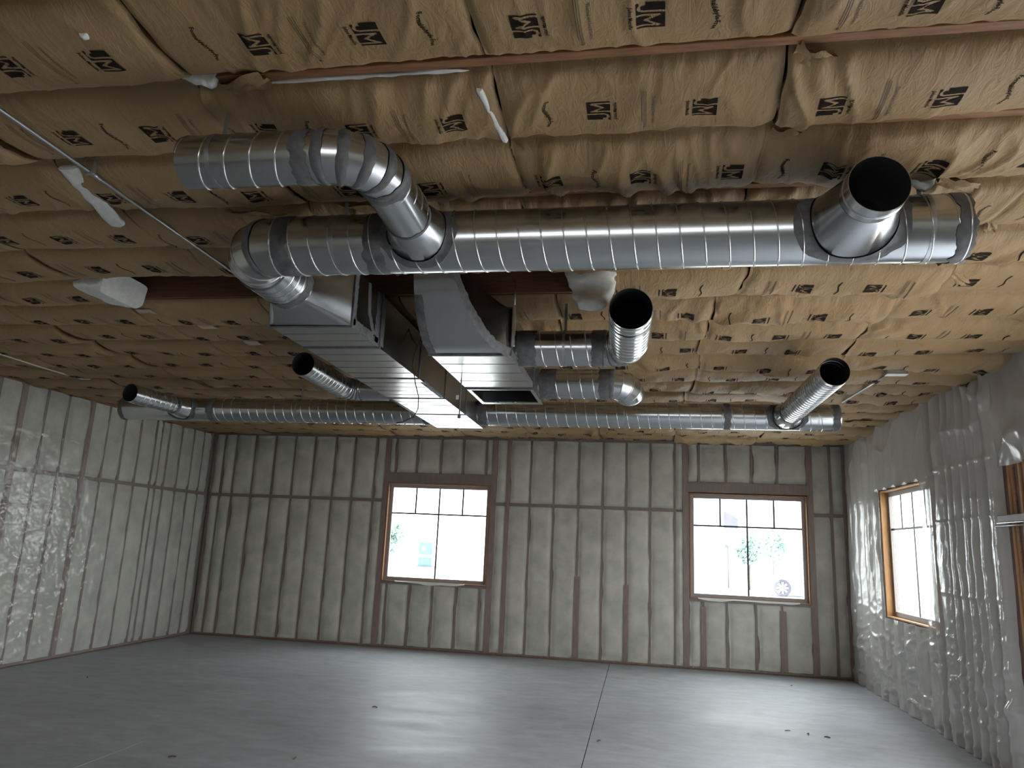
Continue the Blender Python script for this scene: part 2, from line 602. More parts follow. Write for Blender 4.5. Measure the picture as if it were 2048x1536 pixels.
# ---- ceiling: deck, joists, kraft-faced batts
ceiling = obj('ceiling', *(lambda m: (m.v, m.f))(MB().box(XL - .2, XR + .2, YB - .2, D + .2, 4.42, 4.5)), 'lumber_dark', kind='structure',
              label='ceiling of kraft-faced insulation batts between wooden joists')
JO = [2.72 + .61 * k for k in range(-2, 19)]
for y in JO:
    if y < D - .05:
        board('joist', XL, XR, y - .019, y + .019, 4.0, 4.24, 'lumber_dark' if y > 5 else 'lumber', ceiling)
# behind the viewer, outside the frame: one coarse faced run
for y, x0_, x1_ in ((2.72, -1.97, XR), (3.33, .85, 2.6), (5.16, 1.7, XR), (5.77, .3, 1.2), (3.94, -1.6, 1.2)):
    board('furring_strip', x0_, x1_ - .01, y - .030, y + .024, 3.958, 3.999, 'lumber', ceiling)
board('faced_run', XL, XR, YB, JO[0] - .02, 3.96, 4.1, 'kraft_paper', ceiling)


# --- print: text outlines and the boxed two-letter mark
def text_tris(s, size):
    cu = bpy.data.curves.new('t', 'FONT')
    cu.body = s
    cu.size = size
    cu.resolution_u = 1
    cu.offset = size * .022
    cu.align_x = 'CENTER'
    cu.align_y = 'CENTER'
    o = bpy.data.objects.new('t', cu)
    COL.objects.link(o)
    dg = bpy.context.evaluated_depsgraph_get()
    ev = o.evaluated_get(dg)
    me = ev.to_mesh()
    V = np.array([v.co[:2] for v in me.vertices])
    F = [tuple(p.vertices) for p in me.polygons]
    ev.to_mesh_clear()
    bpy.data.objects.remove(o)
    bpy.data.curves.remove(cu)
    return V, F


TXT_F = text_tris('Formaldehyde-Free', .030)
TXT_T = text_tris('Thermal and Sound Control', .020)
TXT_S = text_tris('Johns Manville', .023)


def mark_mask(x, y):
    """boxed JM mark, x in 0..1.4, y in 0..1 (True = ink)"""
    ink = np.ones_like(x, bool)
    w = .12
    j = (np.abs(x - .46) < w / 2) & (y > .28)
    rr = np.hypot(x - .28, y - .28)
    j |= (np.abs(rr - .18) < w / 2) & (y <= .28)
    j |= (x < .16) & (y < .34) & (y > .10)

    def seg(ax, ay, bx, by, hw):
        t = np.clip(((x - ax) * (bx - ax) + (y - ay) * (by - ay)) / ((bx - ax) ** 2 + (by - ay) ** 2), 0, 1)
        return np.hypot(x - ax - t * (bx - ax), y - ay - t * (by - ay)) < hw
    mm = seg(.66, -.1, .66, .80, .058) | seg(1.26, -.1, 1.26, .80, .058) | seg(.66, .80, .96, .30, .058) | seg(.96, .30, 1.26, .80, .058)
    return ink & ~j & ~mm


def mark_quads(cell):
    nx, ny = int(round(.148 / cell)), int(round(.106 / cell))
    gx, gy = np.meshgrid((np.arange(nx) + .5) / nx * 1.4, (np.arange(ny) + .5) / ny, indexing='ij')
    mk = mark_mask(gx, gy)
    V, F = [], []
    for jy_ in range(ny):
        i = 0
        while i < nx:
            if not mk[i, jy_]:
                i += 1
                continue
            k = i
            while k < nx and mk[k, jy_] and k - i < 4:
                k += 1
            x0, x1 = i / nx * .148 - .074, k / nx * .148 - .074
            y0, y1 = jy_ / ny * .106 - .053, (jy_ + 1) / ny * .106 - .053
            n = len(V)
            V += [(x0, y0), (x1, y0), (x1, y1), (x0, y1)]
            F.append((n, n + 1, n + 2, n + 3))
            i = k
    return np.array(V), F


MARK = {c: mark_quads(c) for c in (.0035, .0055, .009)}


def bars(lines):
    V, F = [], []
    for (u0, u1, v, h) in lines:
        k = max(1, int((u1 - u0) / .03))
        for i in range(k):
            a, b2 = u0 + (u1 - u0) * i / k, u0 + (u1 - u0) * (i + 1) / k
            n = len(V)
            V += [(a, v - h), (b2, v - h), (b2, v + h), (a, v + h)]
            F.append((n, n + 1, n + 2, n + 3))
    return np.array(V), F


BAR_T = bars([(-.15, .15, -.022, .0014), (-.15, .15, -.031, .0014), (-.15, .10, -.040, .0014), (.152, .166, -.030, .006)])
BAR_F = bars([(-.12, .12, 0, .0045)])
BAR_S = bars([(-.074, .074, 0, .004)])


def ceiling_batt(x0, x1, y0, y1, seed, k0, near, sag, wr, gap0, gap1, skew0, skew1):
    L, W = x1 - x0, y1 - y0
    res = .014 if near == 0 else (.024 if near == 1 else .042)
    na, nb = max(6, int(L / res)), max(6, int(W / res))
    s, t = np.meshgrid(np.linspace(0, 1, na + 1), np.linspace(0, 1, nb + 1), indexing='ij')
    X = x0 + s * L + (1 - s) * skew0 * (t - .5) + s * skew1 * (t - .5) + .02 * (vn(t * 5, s * 0, seed) - .5) * (np.abs(s - .5) * 2) ** 6
    Y = y0 + gap0 + t * (W - gap0 - gap1) + .030 * (vn(s * L * 2.3, 0 * t, seed + 3) - .5) * (np.abs(t - .5) * 2) ** 5
    pr = (np.clip(np.sin(np.pi * np.clip(t, 0, 1)), 0, 1)) ** .45
    es = np.minimum(s, 1 - s) * L
    end = 1 - np.exp(-es / .022)
    Z = 4.0 - .004 - sag * pr * (.68 + .32 * end) * (.8 + .5 * vn(X * 1.3, Y * 1.3, seed + 9))
    a = math.radians((vn(seed * .7, 1.3, 5) - .5) * 60)
    ca, sa = math.cos(a), math.sin(a)
    xr, yr = X * ca + Y * sa, -X * sa + Y * ca
    warp = .25 * (vn(X * 2.5, Y * 2.5, seed + 4) - .5)
    r1 = ridge((xr + warp) * 5.5, yr * 1.1, seed + 1, 4)
    r2 = ridge((xr + warp) * 11, yr * 2.6 + 3, seed + 2, 3)
    mod = np.clip(vn(X * 2.0, Y * 2.0, seed + 6) * 1.8 - .3, .1, 1.2)
    edge = np.exp(-np.minimum(t, 1 - t) * W / .10)
    r3 = ridge(X * 14 + 2 * warp, Y * 1.5, seed + 12, 2)
    Z -= wr * mod * (.024 * r1 + .013 * r2) * np.clip(np.minimum(t, 1 - t) * W / .05, 0, 1) + .014 * wr * edge * r3 * np.clip(np.minimum(t, 1 - t) * 20, 0, 1)
    P = np.stack([X, Y, Z], -1)
    V = P.reshape(-1, 3)
    F = [f[::-1] for f in grid_faces(na, nb)]
    # body: short skirt up into the bay so the batt has real thickness
    n = len(V)
    bi = [i * (nb + 1) for i in range(na + 1)] + [na * (nb + 1) + j for j in range(1, nb + 1)] + [i * (nb + 1) + nb for i in range(na - 1, -1, -1)] + [j for j in range(nb - 1, 0, -1)]
    top = [(V[i][0], min(max(V[i][1], y0 + .022), y1 - .022), 4.12) for i in bi]
    m2 = len(bi)
    VV = list(map(tuple, V)) + top
    F += [(bi[i], n + i, n + (i + 1) % m2, bi[(i + 1) % m2]) for i in range(m2)]
    bt = obj('insulation_batt', VV, F, 'kraft_paper', ceiling, smooth=True)

    # printing, laid on the curved facing
    def lay(uv, xc, yc, flip):
        u, v_ = uv[:, 0], uv[:, 1]
        x = xc + (-v_ if flip else v_)
        y = yc + (-u if flip else u)
        ss = np.clip((x - x0) / L, 0, 1) * na
        tt = np.clip((y - y0) / W, 0, 1) * nb
        i = np.clip(ss.astype(int), 0, na - 1)
        j = np.clip(tt.astype(int), 0, nb - 1)
        fs, ft = (ss - i)[:, None], (tt - j)[:, None]
        p = (P[i, j] * (1 - fs) + P[i + 1, j] * fs) * (1 - ft) + (P[i, j + 1] * (1 - fs) + P[i + 1, j + 1] * fs) * ft
        # follow the steeper of the two ways a quad can be split
        p[:, 2] -= .0022 + .0012 * near
        return p
    mb, mg = MB(), MB()
    x = x0 + .10 + k0 * .235 * .6
    kind = int(seed * 7) % 4
    yc = (y0 + y1) / 2 + .02 + .04 * (vn(seed * 1.7, .3, 2) - .5)
    while x < x1 - .09:
        flip = kind == 0
        if kind in (0, 2):
            if x > x0 + .07:
                V2, F2 = MARK[(.0035, .0055, .009)[near]]
                mb.add(lay(V2, x, yc, flip), F2 if not flip else F2)
                sgn = 1 if flip else -1
                V3, F3 = TXT_S if near == 0 else BAR_S
                mb.add(lay(V3, x + sgn * .075, yc, flip), F3)
        elif kind == 1:
            V2, F2 = BAR_T
            if near < 2:
                mg.add(lay(V2, x, yc, False), F2)
                if near == 0:
                    V3, F3 = TXT_T
                    mg.add(lay(V3, x + .01, yc, False), F3)
                else:
                    V3, F3 = bars([(-.14, .14, .012, .004)])
                    mg.add(lay(V3, x, yc, False), F3)
        else:
            V3, F3 = TXT_F if near == 0 else BAR_F
            V3 = V3.copy()
            V3[:, 1] += .010 * np.sin(V3[:, 0] * 30)
            mb.add(lay(V3, x, yc, False), F3)
        kind = (kind + 1) % 4
        x += .235
    if mb.v:
        mb.build('printed_lettering', 'print_ink', bt)
    if mg.v:
        mg.build('printed_lettering', 'print_grey', bt)
    return bt


SEAM = [XL, -7.28, -5.95, -4.62, -3.32, -2.03, -.70, .58, 1.96, XR]
for r, (ya, yb) in enumerate(zip(JO[:-1], JO[1:])):
    if yb > D + .1:
        break
    if ya > D - .2:
        continue
    ym = (ya + yb) / 2
    near = 0 if ym < 4.3 else (1 if ym < 7.2 else 2)
    js = [sx + (0 if i in (0, len(SEAM) - 1) else (rng.rand() - .5) * .11) for i, sx in enumerate(SEAM)]
    if abs(ya - 5.16) < .1:
        js = [XL, -7.2, -5.8, -4.60]                       # a bay left open around the ducts
        js2 = [-.42, .74, 2.12, XR]
    else:
        js2 = None
    sk = [(rng.rand() - .5) * .07 for _ in range(len(js) + 4)]
    sk[0] = 0
    for q, lst in enumerate((js, js2)):
        if not lst:
            continue
        for i, (xa, xb) in enumerate(zip(lst[:-1], lst[1:])):
            if near == 2 and xb < -9:
                continue
            left = xb < -1.5
            wr = (.55 if left else 1.25) * (.7 + .6 * rng.rand())
            g0 = .004 + .014 * rng.rand() + (.022 if abs(ya - 2.72) < .05 and not left else 0)
            g1 = .004 + .014 * rng.rand() + (.022 if abs(yb - 2.72) < .05 and not left else 0)
            sd = r * 13 + i * 3 + q * 5 + 1
            ceiling_batt(xa + .002, xb - .002, ya, min(yb, D - .02), sd, rng.rand(), near, .072 + .036 * rng.rand(), wr, g0, g1,
                         0 if i == 0 else sk[i], 0 if xb > 3.5 or xb < XL + .1 else sk[i + 1])


# loose paper flaps torn at the seams
def paper_flap(x, y, w, l, ang, seed):
    V, F = [], []
    ca, sa = math.cos(ang), math.sin(ang)
    for i in range(9):
        for j in range(7):
            u, v_ = i / 8, (j / 6 - .5)
            ww = w * (.5 + .9 * float(vn(u * 3, seed, seed)))
            px_, py_ = u * l, v_ * ww
            dz = .030 * math.sin(u * 2.6) + .022 * float(vn(u * 5, v_ * 4, seed + 2)) + .012 * math.sin(j * 2.1 + i)
            V.append((x + px_ * ca - py_ * sa, y + px_ * sa + py_ * ca, 3.962 - dz))
    for i in range(8):
        for j in range(6):
            F.append((i * 7 + j, i * 7 + j + 1, (i + 1) * 7 + j + 1, (i + 1) * 7 + j))
    obj('paper_flap', V, F, 'kraft_paper', ceiling, smooth=True)


for k, (x, y, w, l, an) in enumerate(((-.66, 3.37, .09, .20, .9), (-.62, 3.62, .12, .22, 1.4), (.60, 2.76, .10, .16, .4), (.62, 3.02, .08, .20, 1.5), (.60, 3.36, .08, .14, .2), (1.55, 3.92, .10, .22, .3),
                                      (1.25, 3.62, .14, .20, 2.6), (1.98, 4.36, .06, .24, 1.2), (2.15, 5.3, .07, .28, 1.0), (-1.9, 2.76, .10, .25, -.3), (.70, 5.84, .08, .18, 1.3), (.68, 6.42, .08, .2, 1.1),
                                      (.66, 7.05, .08, .2, 1.4), (2.05, 6.0, .05, .3, .1), (2.6, 10.7, .12, .4, .4), (2.9, 11.4, .12, .4, -.3), (2.4, 12.0, .10, .5, .2), (-1.85, 4.02, .16, .35, .1), (-1.5, 4.04, .14, .3, -.2), (-2.6, 4.0, .10, .4, .1))):
    paper_flap(x, y, w, l, an, 70 + k)

# ================================================================== PLASTIC FILM
def film_sheet(name, axis, at, sgn, ulist, zlist, fn, holes, mat, res, **props):
    def fill(bp):
        o = []
        for a, b2 in zip(bp[:-1], bp[1:]):
            k = max(1, int(round((b2 - a) / res)))
            o += list(np.linspace(a, b2, k, endpoint=False))
        return np.array(o + [bp[-1]])
    us, zs = fill(ulist), fill(zlist)
    U, Z = np.meshgrid(us, zs, indexing='ij')
    B = fn(U, Z)
    um, zm = (us[:-1] + us[1:]) / 2, (zs[:-1] + zs[1:]) / 2
    UM, ZM = np.meshgrid(um, zm, indexing='ij')
    keep = np.ones(UM.shape, bool)
    for h in holes:
        keep &= ~((UM > h[0]) & (UM < h[1]) & (ZM > h[2]) & (ZM < h[3]))
    P = np.stack([U, at + sgn * B, Z], -1) if axis == 'y' else np.stack([at + sgn * B, U, Z], -1)
    V = P.reshape(-1, 3)
    F = np.array(grid_faces(len(us) - 1, len(zs) - 1, keep))
    used = np.unique(F)
    remap = -np.ones(len(V), int)
    remap[used] = np.arange(len(used))
    c0 = V[used].min(0)
    return obj(name, V[used], remap[F].tolist(), mat, None, smooth=True, origin=(float(V[used][:, 0].mean()), float(V[used][:, 1].mean()), float(c0[2])), **props)


film_sheet('plastic_sheet', 'y', D, -1, [XL + .03, W1[0], W1[1], W2[0], W2[1], XR - .03], [.03, W1[2], W1[3], 3.97],
           lambda U, Z: .020 + .006 * (vn(U * 3, Z * 2, 3) - .5) + .005 * ridge(U * 1.5 + Z, Z * 4, 6, 4),
           [W1, (W2[0], W2[1], W1[2], W1[3])], 'film_back', .06,
           label='thin hazy plastic vapour barrier over the far wall between its two windows', cat='plastic sheet')


def left_fn(U, Z):
    k = np.clip((11.6 - U) / 3, 0, 1) * np.clip((2.6 - Z) / 1.6, .08, 1) * 1.15 + .08
    d = .020 + .008 * (vn(U * 3, Z * 1.2, 13) - .5)
    d = d + k * (.020 * ridge(U * 3 + Z * .8, Z * 4 - U * 1.5, 16, 4) + .020 * ridge(U * 7, Z * 10 + U * 3, 19, 3) + .016 * ridge(U * 11 + Z * 5, Z * 5, 21, 3))
    for zc in (1.95, 2.2, 3.25, .95):
        d = d + .006 * np.exp(-((Z - zc - .03 * (vn(U * 1.2, zc, 4) - .5)) / .012) ** 2) * (U < 10.8)
    return d


film_sheet('plastic_sheet', 'x', XL, 1, [6.2, 8.6, D - .03], [.02, 3.90], left_fn, [], 'film_left', .020,
           label='clear crinkled plastic vapour barrier over the left wall', cat='plastic sheet')

RB = [8.10, 8.40, 8.62, 8.80, 9.02, 9.22, 9.42, 9.82, 10.02, 10.4, 10.85, 11.3, 11.7, 12.10, 12.45, 12.85, 13.25, 13.55, 13.84]


def right_fn(U, Z):
    d = np.zeros_like(U)
    wob = .03 * (vn(Z * 1.4, U * 0, 33) - .5)
    for a, b2 in zip(RB[:-1], RB[1:]):
        t = np.clip((U + wob - a) / (b2 - a), 0, 1)
        d = np.maximum(d, (np.sin(np.pi * t)) ** .6 * (.085 if b2 < 10.1 else .055))
    win = (U > W3[0] - .15) & (U < W3[1] + .1)
    d = np.where(win & (Z > W3[3]), .03 + .3 * d, d)
    low = np.clip((1.6 - Z) / 1.0, 0, 1)
    mid = np.clip(1 - np.abs(Z - 2.0) / 1.0, 0, 1)
    top = np.clip((Z - 3.0) / .5, 0, 1)
    d = d + .024 * ridge(U * 7, Z * .9 + U, 41, 4) * (mid + .35) * .7
    d = d + .030 * low * ridge(U * 2.2 + .4 * vn(Z * 3, U * 3, 2), Z * 5.5 + 1.2 * vn(U * 3, Z * 2, 5), 44, 4)
    d = d + .016 * low * ridge(U * 5, Z * 11 + U * 3, 47, 3)
    d = d + .030 * top * ridge(U * 1.6 + Z * 1.5, Z * 2.4 - U * .8, 51, 4)
    d = d + .005 * ridge(U * 12 + Z * 4, Z * 4, 53, 3) * (.4 + mid)
    for zc in (1.62, 2.44, 3.05):
        d = d + .010 * np.exp(-((Z - zc - .05 * (vn(U * 2, zc * 3, 4) - .5)) / .014) ** 2) * (U < 9.9)
    edge = np.clip((U - 8.10) / .05, 0, 1)
    return .012 + d * (.35 + .65 * edge)


film_sheet('plastic_sheet', 'x', XR, -1, [8.10, 10.26, W3[1], D - .02], [.01, W3[2], W3[3], 3.98], right_fn,
           [(10.26, W3[1], W3[2], W3[3])], 'film_right', .020,
           label='silvery wrinkled plastic vapour barrier puffed over the right wall around its window', cat='plastic sheet')


def flap_fn(U, Z):
    return .03 + .05 * ridge(U * 2.2 + Z, Z * 1.4, 61, 3) + .03 * np.sin(np.clip((Z - 2.95) / 1.0, 0, 1) * np.pi) + .02 * ridge(U * 5 - Z * 2, Z * 2, 63, 3)


film_sheet('plastic_flap', 'x', XR, -1, [6.4, 8.14], [2.93, 3.98], flap_fn, [], 'film_right', .03,
           label='loose plastic film hanging over the header beside the jamb studs at the right edge', cat='plastic sheet')


# ================================================================== WINDOWS
def window(name, axis, at, rect, mat_jamb, label):
    u0, u1, z0, z1 = rect
    root = empty(name, ((u0 + u1) / 2, at + .07, z0) if axis == 'y' else (at + .07, (u0 + u1) / 2, z0), kind='structure', label=label)

    def bd(nm, a, b2, d0, d1, c, d, mat, par=root, bv=.003):
        if axis == 'y':
            return board(nm, a, b2, at + d0, at + d1, c, d, mat, par, bv)
        return board(nm, at + d0, at + d1, a, b2, c, d, mat, par, bv)
    J = .020
    bd('jamb_board', u0 - .001, u0 + J, -.012, .14, z0, z1, mat_jamb)
    bd('jamb_board', u1 - J, u1 + .001, -.012, .14, z0, z1, mat_jamb)
    bd('head_board', u0 + J, u1 - J, -.012, .14, z1 - J, z1, mat_jamb)
    bd('sill_board', u0 + J, u1 - J, -.016, .14, z0, z0 + J, mat_jamb)
    a, b2, c, d = u0 + J, u1 - J, z0 + J, z1 - J
    f = .066
    d0, d1 = .085, .135
    fr = bd('window_frame', a, a + f, d0, d1, c, d, 'window_vinyl')
    bd('window_frame', b2 - f, b2, d0, d1, c, d, 'window_vinyl')
    bd('window_frame', a + f, b2 - f, d0, d1, d - f, d, 'window_vinyl')
    bd('window_frame', a + f, b2 - f, d0, d1, c, c + f, 'window_vinyl')
    a, b2, c, d = a + f, b2 - f, c + f, d - f
    zm = d - (d - c) * .29
    um = (a + b2) / 2
    g = .015
    q1, q3 = a + (b2 - a) * .25, a + (b2 - a) * .75
    bd('grille_bar', a, b2, .100, .112, zm - g, zm + g, 'grille_bar', bv=.002)
    bd('grille_bar', um - g, um + g, .100, .112, c, zm - g, 'grille_bar', bv=.002)
    for q in (q1, um, q3):
        bd('grille_bar', q - g, q + g, .100, .112, zm + g, d, 'grille_bar', bv=.002)
    for (p0, p1, e0, e1) in ((a, um, c, zm), (um, b2, c, zm), (a, q1, zm, d), (q1, um, zm, d), (um, q3, zm, d), (q3, b2, zm, d)):
        bd('glass_pane', p0 + .001, p1 - .001, .114, .120, e0 + .001, e1 - .001, 'glass', bv=.001)
    return root


window('window_1', 'y', D, W1, 'lumber', 'square window nearer the middle of the far wall with a grid of bars')
window('window_2', 'y', D, W2, 'lumber', 'square window in the far wall near the right corner')
window('window_3', 'x', XR, W3, 'lumber_fresh', 'window in the right wall with an orange wooden jamb')

# torn film strips along the two far sills
for k, (x0, x1, z) in enumerate(((-4.55, -3.2, W1[2]), (1.0, 2.7, W2[2]))):
    n = 40
    xs = np.linspace(x0, x1, n)
    V = []
    for i, x in enumerate(xs):
        h = .012 + .05 * vn(x * 4, k * 3 + 1, 5) * (1 - abs(2 * i / (n - 1) - 1) ** 4)
        V += [(x, D - .024, z + .022), (x, D - .034 - .01 * vn(x * 7, 0, 3), z + .018 - h)]
    F = [(2 * i, 2 * i + 1, 2 * i + 3, 2 * i + 2) for i in range(n - 1)]
    obj('plastic_strip', V, F, 'white_plastic', smooth=True, origin=(float(x0), D - .03, z - .03),
        label=('torn white plastic strip along the sill of the window nearer the middle', 'torn white plastic strip along the sill of the far window by the right corner')[k], cat='plastic strip')


# ================================================================== DUCTWORK HELPERS
def axes(d):
    d = Vector(d).normalized()
    up = Vector((0, 0, 1)) if abs(d.z) < .9 else Vector((0, 1, 0))
    e1 = d.cross(up).normalized()
    e2 = e1.cross(d).normalized()
    return d, e1, e2


def ring(c, d, r, seg=64):
    d, e1, e2 = axes(d)
    c = Vector(c)
    return [tuple(c + e1 * (r * math.cos(2 * math.pi * i / seg)) + e2 * (r * math.sin(2 * math.pi * i / seg))) for i in range(seg)]


def loft(rings, closed=True):
    V, F = [], []
    n = len(rings[0])
    for r_ in rings:
        V += r_
    for k in range(len(rings) - 1):
        for i in range(n if closed else n - 1):
            j = (i + 1) % n
            F.append((k * n + i, k * n + j, (k + 1) * n + j, (k + 1) * n + i))
    return V, F


def tube_path(pts, r, seg=10):
    pts = [Vector(p) for p in pts]
    rs = []
    for i, p in enumerate(pts):
        t = (pts[min(i + 1, len(pts) - 1)] - pts[max(i - 1, 0)]).normalized()
        rs.append(ring(p, t, r, seg))
    V, F = loft(rs)
    n = len(V)
    F.append(tuple(range(seg))[::-1])
    F.append(tuple(range(n - seg, n)))
    return V, F


def pipe(name, a, b, r, parent, open_a=False, open_b=False, th=.0025, mat='galvanised', seg=72):
    a, b = Vector(a), Vector(b)
    d = (b - a).normalized()
    rs = [ring(a, d, r, seg), ring(a + (b - a) * .5, d, r, seg), ring(b, d, r, seg)]
    V, F = loft(rs)
    nf = len(F)
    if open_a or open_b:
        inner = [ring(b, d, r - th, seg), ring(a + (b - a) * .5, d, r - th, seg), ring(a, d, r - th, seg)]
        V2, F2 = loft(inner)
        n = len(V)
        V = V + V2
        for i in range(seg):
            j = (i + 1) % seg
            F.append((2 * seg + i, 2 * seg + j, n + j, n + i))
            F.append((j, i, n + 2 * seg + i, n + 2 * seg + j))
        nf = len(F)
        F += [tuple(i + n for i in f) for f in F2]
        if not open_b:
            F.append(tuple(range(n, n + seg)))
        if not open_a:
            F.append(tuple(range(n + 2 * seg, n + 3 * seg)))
        return obj(name, V, F, mat, parent, smooth=40, mat2='duct_inner_shade', from2=nf)  # inner shell gets the painted shade colour
    n = len(V)
    F.append(tuple(range(seg))[::-1])
    F.append(tuple(range(n - seg, n)))
    return obj(name, V, F, mat, parent, smooth=40)


def seam(a, b, r, pitch, parent, phase=0, hand=1, h=.0048, w=.0048):
    a, b = Vector(a), Vector(b)
    d, e1, e2 = axes(b - a)
    L = (b - a).length
    n = int(L / pitch * 40)
    V, F = [], []
    for i in range(n + 1):
        s = L * i / n
        an = hand * 2 * math.pi * s / pitch + phase
        e = e1 * math.cos(an) + e2 * math.sin(an)
        for o, hh in ((-w, 0), (-w * .35, h), (w * .35, h), (w, 0)):
            ss = min(max(s + o, 0), L)
            V.append(tuple(a + d * ss + e * (r + hh - .0004)))
    for i in range(n):
        for k in range(3):
            F.append((4 * i + k, 4 * i + k + 1, 4 * i + 5 + k, 4 * i + 4 + k))
    return obj('spiral_seam', V, F, 'galvanised_seam', parent, smooth=True)


def sealant(a, d, r, w, parent, seed=0, wob=.010, h=.0022):
    """brushed-on duct sealant: a ragged band round the duct, centred at a"""
    d, e1, e2 = axes(d)
    a = Vector(a)
    seg = 120
    V, F = [], []
    for i in range(seg):
        t = 2 * math.pi * i / seg
        e = e1 * math.cos(t) + e2 * math.sin(t)
        w0 = w / 2 + wob * float(vn(math.cos(t) * 5 + 9, math.sin(t) * 5 + 7, seed) - .5) * 2 + .004 * random.random()
        w1 = w / 2 + wob * float(vn(math.cos(t) * 5 + 3, math.sin(t) * 5 + 5, seed + 3) - .5) * 2 + .004 * random.random()
        for o, hh in ((-w0, .0002), (-w0 * .85, h), (0, h * (1 + .5 * random.random())), (w1 * .85, h), (w1, .0002)):
            V.append(tuple(a + d * o + e * (r + hh)))
    for i in range(seg):
        j = (i + 1) % seg
        for k in range(4):
            F.append((5 * i + k, 5 * i + k + 1, 5 * j + k + 1, 5 * j + k))
    return obj('sealant_band', V, F, 'sealant', parent, smooth=True)


def bead(c, d, r, parent, h=.005, w=.007, mat='galvanised_seam', name='seam_bead'):
    d, e1, e2 = axes(d)
    c = Vector(c)
    rs = [ring(c + d * o, d, r + hh) for o, hh in ((-w, 0), (-w * .5, h * .8), (0, h), (w * .5, h * .8), (w, 0))]
    V, F = loft(rs)
    return obj(name, V, F, mat, parent, smooth=True)


def elbow(C, d1, d2, Rb, r, n, parent, sealed=(), open_end=False):
    """gored elbow: each gore its own piece, raised bead at each joint"""
    C, d1, d2 = Vector(C), Vector(d1).normalized(), Vector(d2).normalized()
    cosang = max(-1, min(1, d1.dot(d2)))
    ang = math.acos(cosang)
    tl = Rb * math.tan(ang / 2)
    A = C - d1 * tl
    nrm = (d2 - d1 * cosang).normalized()
    O = A + nrm * Rb
    def at(t):
        p = O - nrm * (Rb * math.cos(t)) + d1 * (Rb * math.sin(t))
        tg = d1 * math.cos(t) + nrm * math.sin(t)
        return p, tg
    _, e1_, e2_ = axes(d1)
    axis = d1.cross(nrm).normalized()
    def rg(t, rr):
        p, tg = at(t)
        side = axis
        out = tg.cross(side).normalized()
        return [tuple(p + side * (rr * math.cos(2 * math.pi * i / 72)) + out * (rr * math.sin(2 * math.pi * i / 72))) for i in range(72)]
    for k in range(n):
        t0, t1 = ang * k / n, ang * (k + 1) / n
        V, F = loft([rg(t0, r), rg(t1, r)])
        if open_end and k == n - 1:
            V2, F2 = loft([rg(t1, r - .003), rg(t0, r - .003)])
            m2 = len(V)
            V += V2
            F += [tuple(i + m2 for i in f) for f in F2]
            F += [(72 + i, 72 + (i + 1) % 72, m2 + (i + 1) % 72, m2 + i) for i in range(72)]
        obj('elbow_gore', V, F, 'galvanised', parent, smooth=50)
    for k in range(n + 1):
        p, tg = at(ang * k / n)
        bead(p, tg, r, parent)
        if k in sealed:
            hw = .017 / Rb
            V, F = [], []
            for i in range(72):
                a_ = 2 * math.pi * i / 72
                sd = k * 5 + int(abs(C.x) * 10)
                w0 = hw * (.8 + .5 * float(vn(math.cos(a_) * 3 + 9, math.sin(a_) * 3 + 7, sd)))
                w1 = hw * (.8 + .5 * float(vn(math.cos(a_) * 3 + 3, math.sin(a_) * 3 + 5, sd + 3)))
                for o, hh in ((-w0, .0004), (-w0 * .9, .0034), (0, .0058), (w1 * .9, .0034), (w1, .0004)):
                    pp, tt_ = at(ang * k / n + o)
                    out = tt_.cross(axis).normalized()
                    V.append(tuple(pp + (axis * math.cos(a_) + out * math.sin(a_)) * (r + hh)))
            for i in range(72):
                j = (i + 1) % 72
                for q in range(4):
                    F.append((5 * i + q, 5 * i + q + 1, 5 * j + q + 1, 5 * j + q))
            obj('sealant_band', V, F, 'sealant', parent, smooth=True)
    return A, at(ang)[0]


def strap(c, d, r, parent, ztop=3.995, w=.022):
    """sheet-metal hanger strap round a duct and up to the joists"""
    d, e1, e2 = axes(d)
    c = Vector(c)
    t = .0012
    rs = [ring(c - d * w / 2, d, r + .001), ring(c - d * w / 2, d, r + .001 + t), ring(c + d * w / 2, d, r + .001 + t), ring(c + d * w / 2, d, r + .001)]
    V, F = loft(rs)
    mb = MB().add(V, F)
    top = c + Vector((0, 0, r))
    V2 = []
    for z in (top.z - .002, ztop):
        for sx in (-1, 1):
            for sy in (-1, 1):
                p = Vector((top.x, top.y, z)) + d * (sx * w / 2) + e1 * (sy * t)
                V2.append(tuple(p))
    mb.add(V2, [(0, 1, 3, 2), (4, 6, 7, 5), (0, 4, 5, 1), (2, 3, 7, 6), (0, 2, 6, 4), (1, 5, 7, 3)])
    return mb.build('hanger_strap', 'conduit_steel', parent)


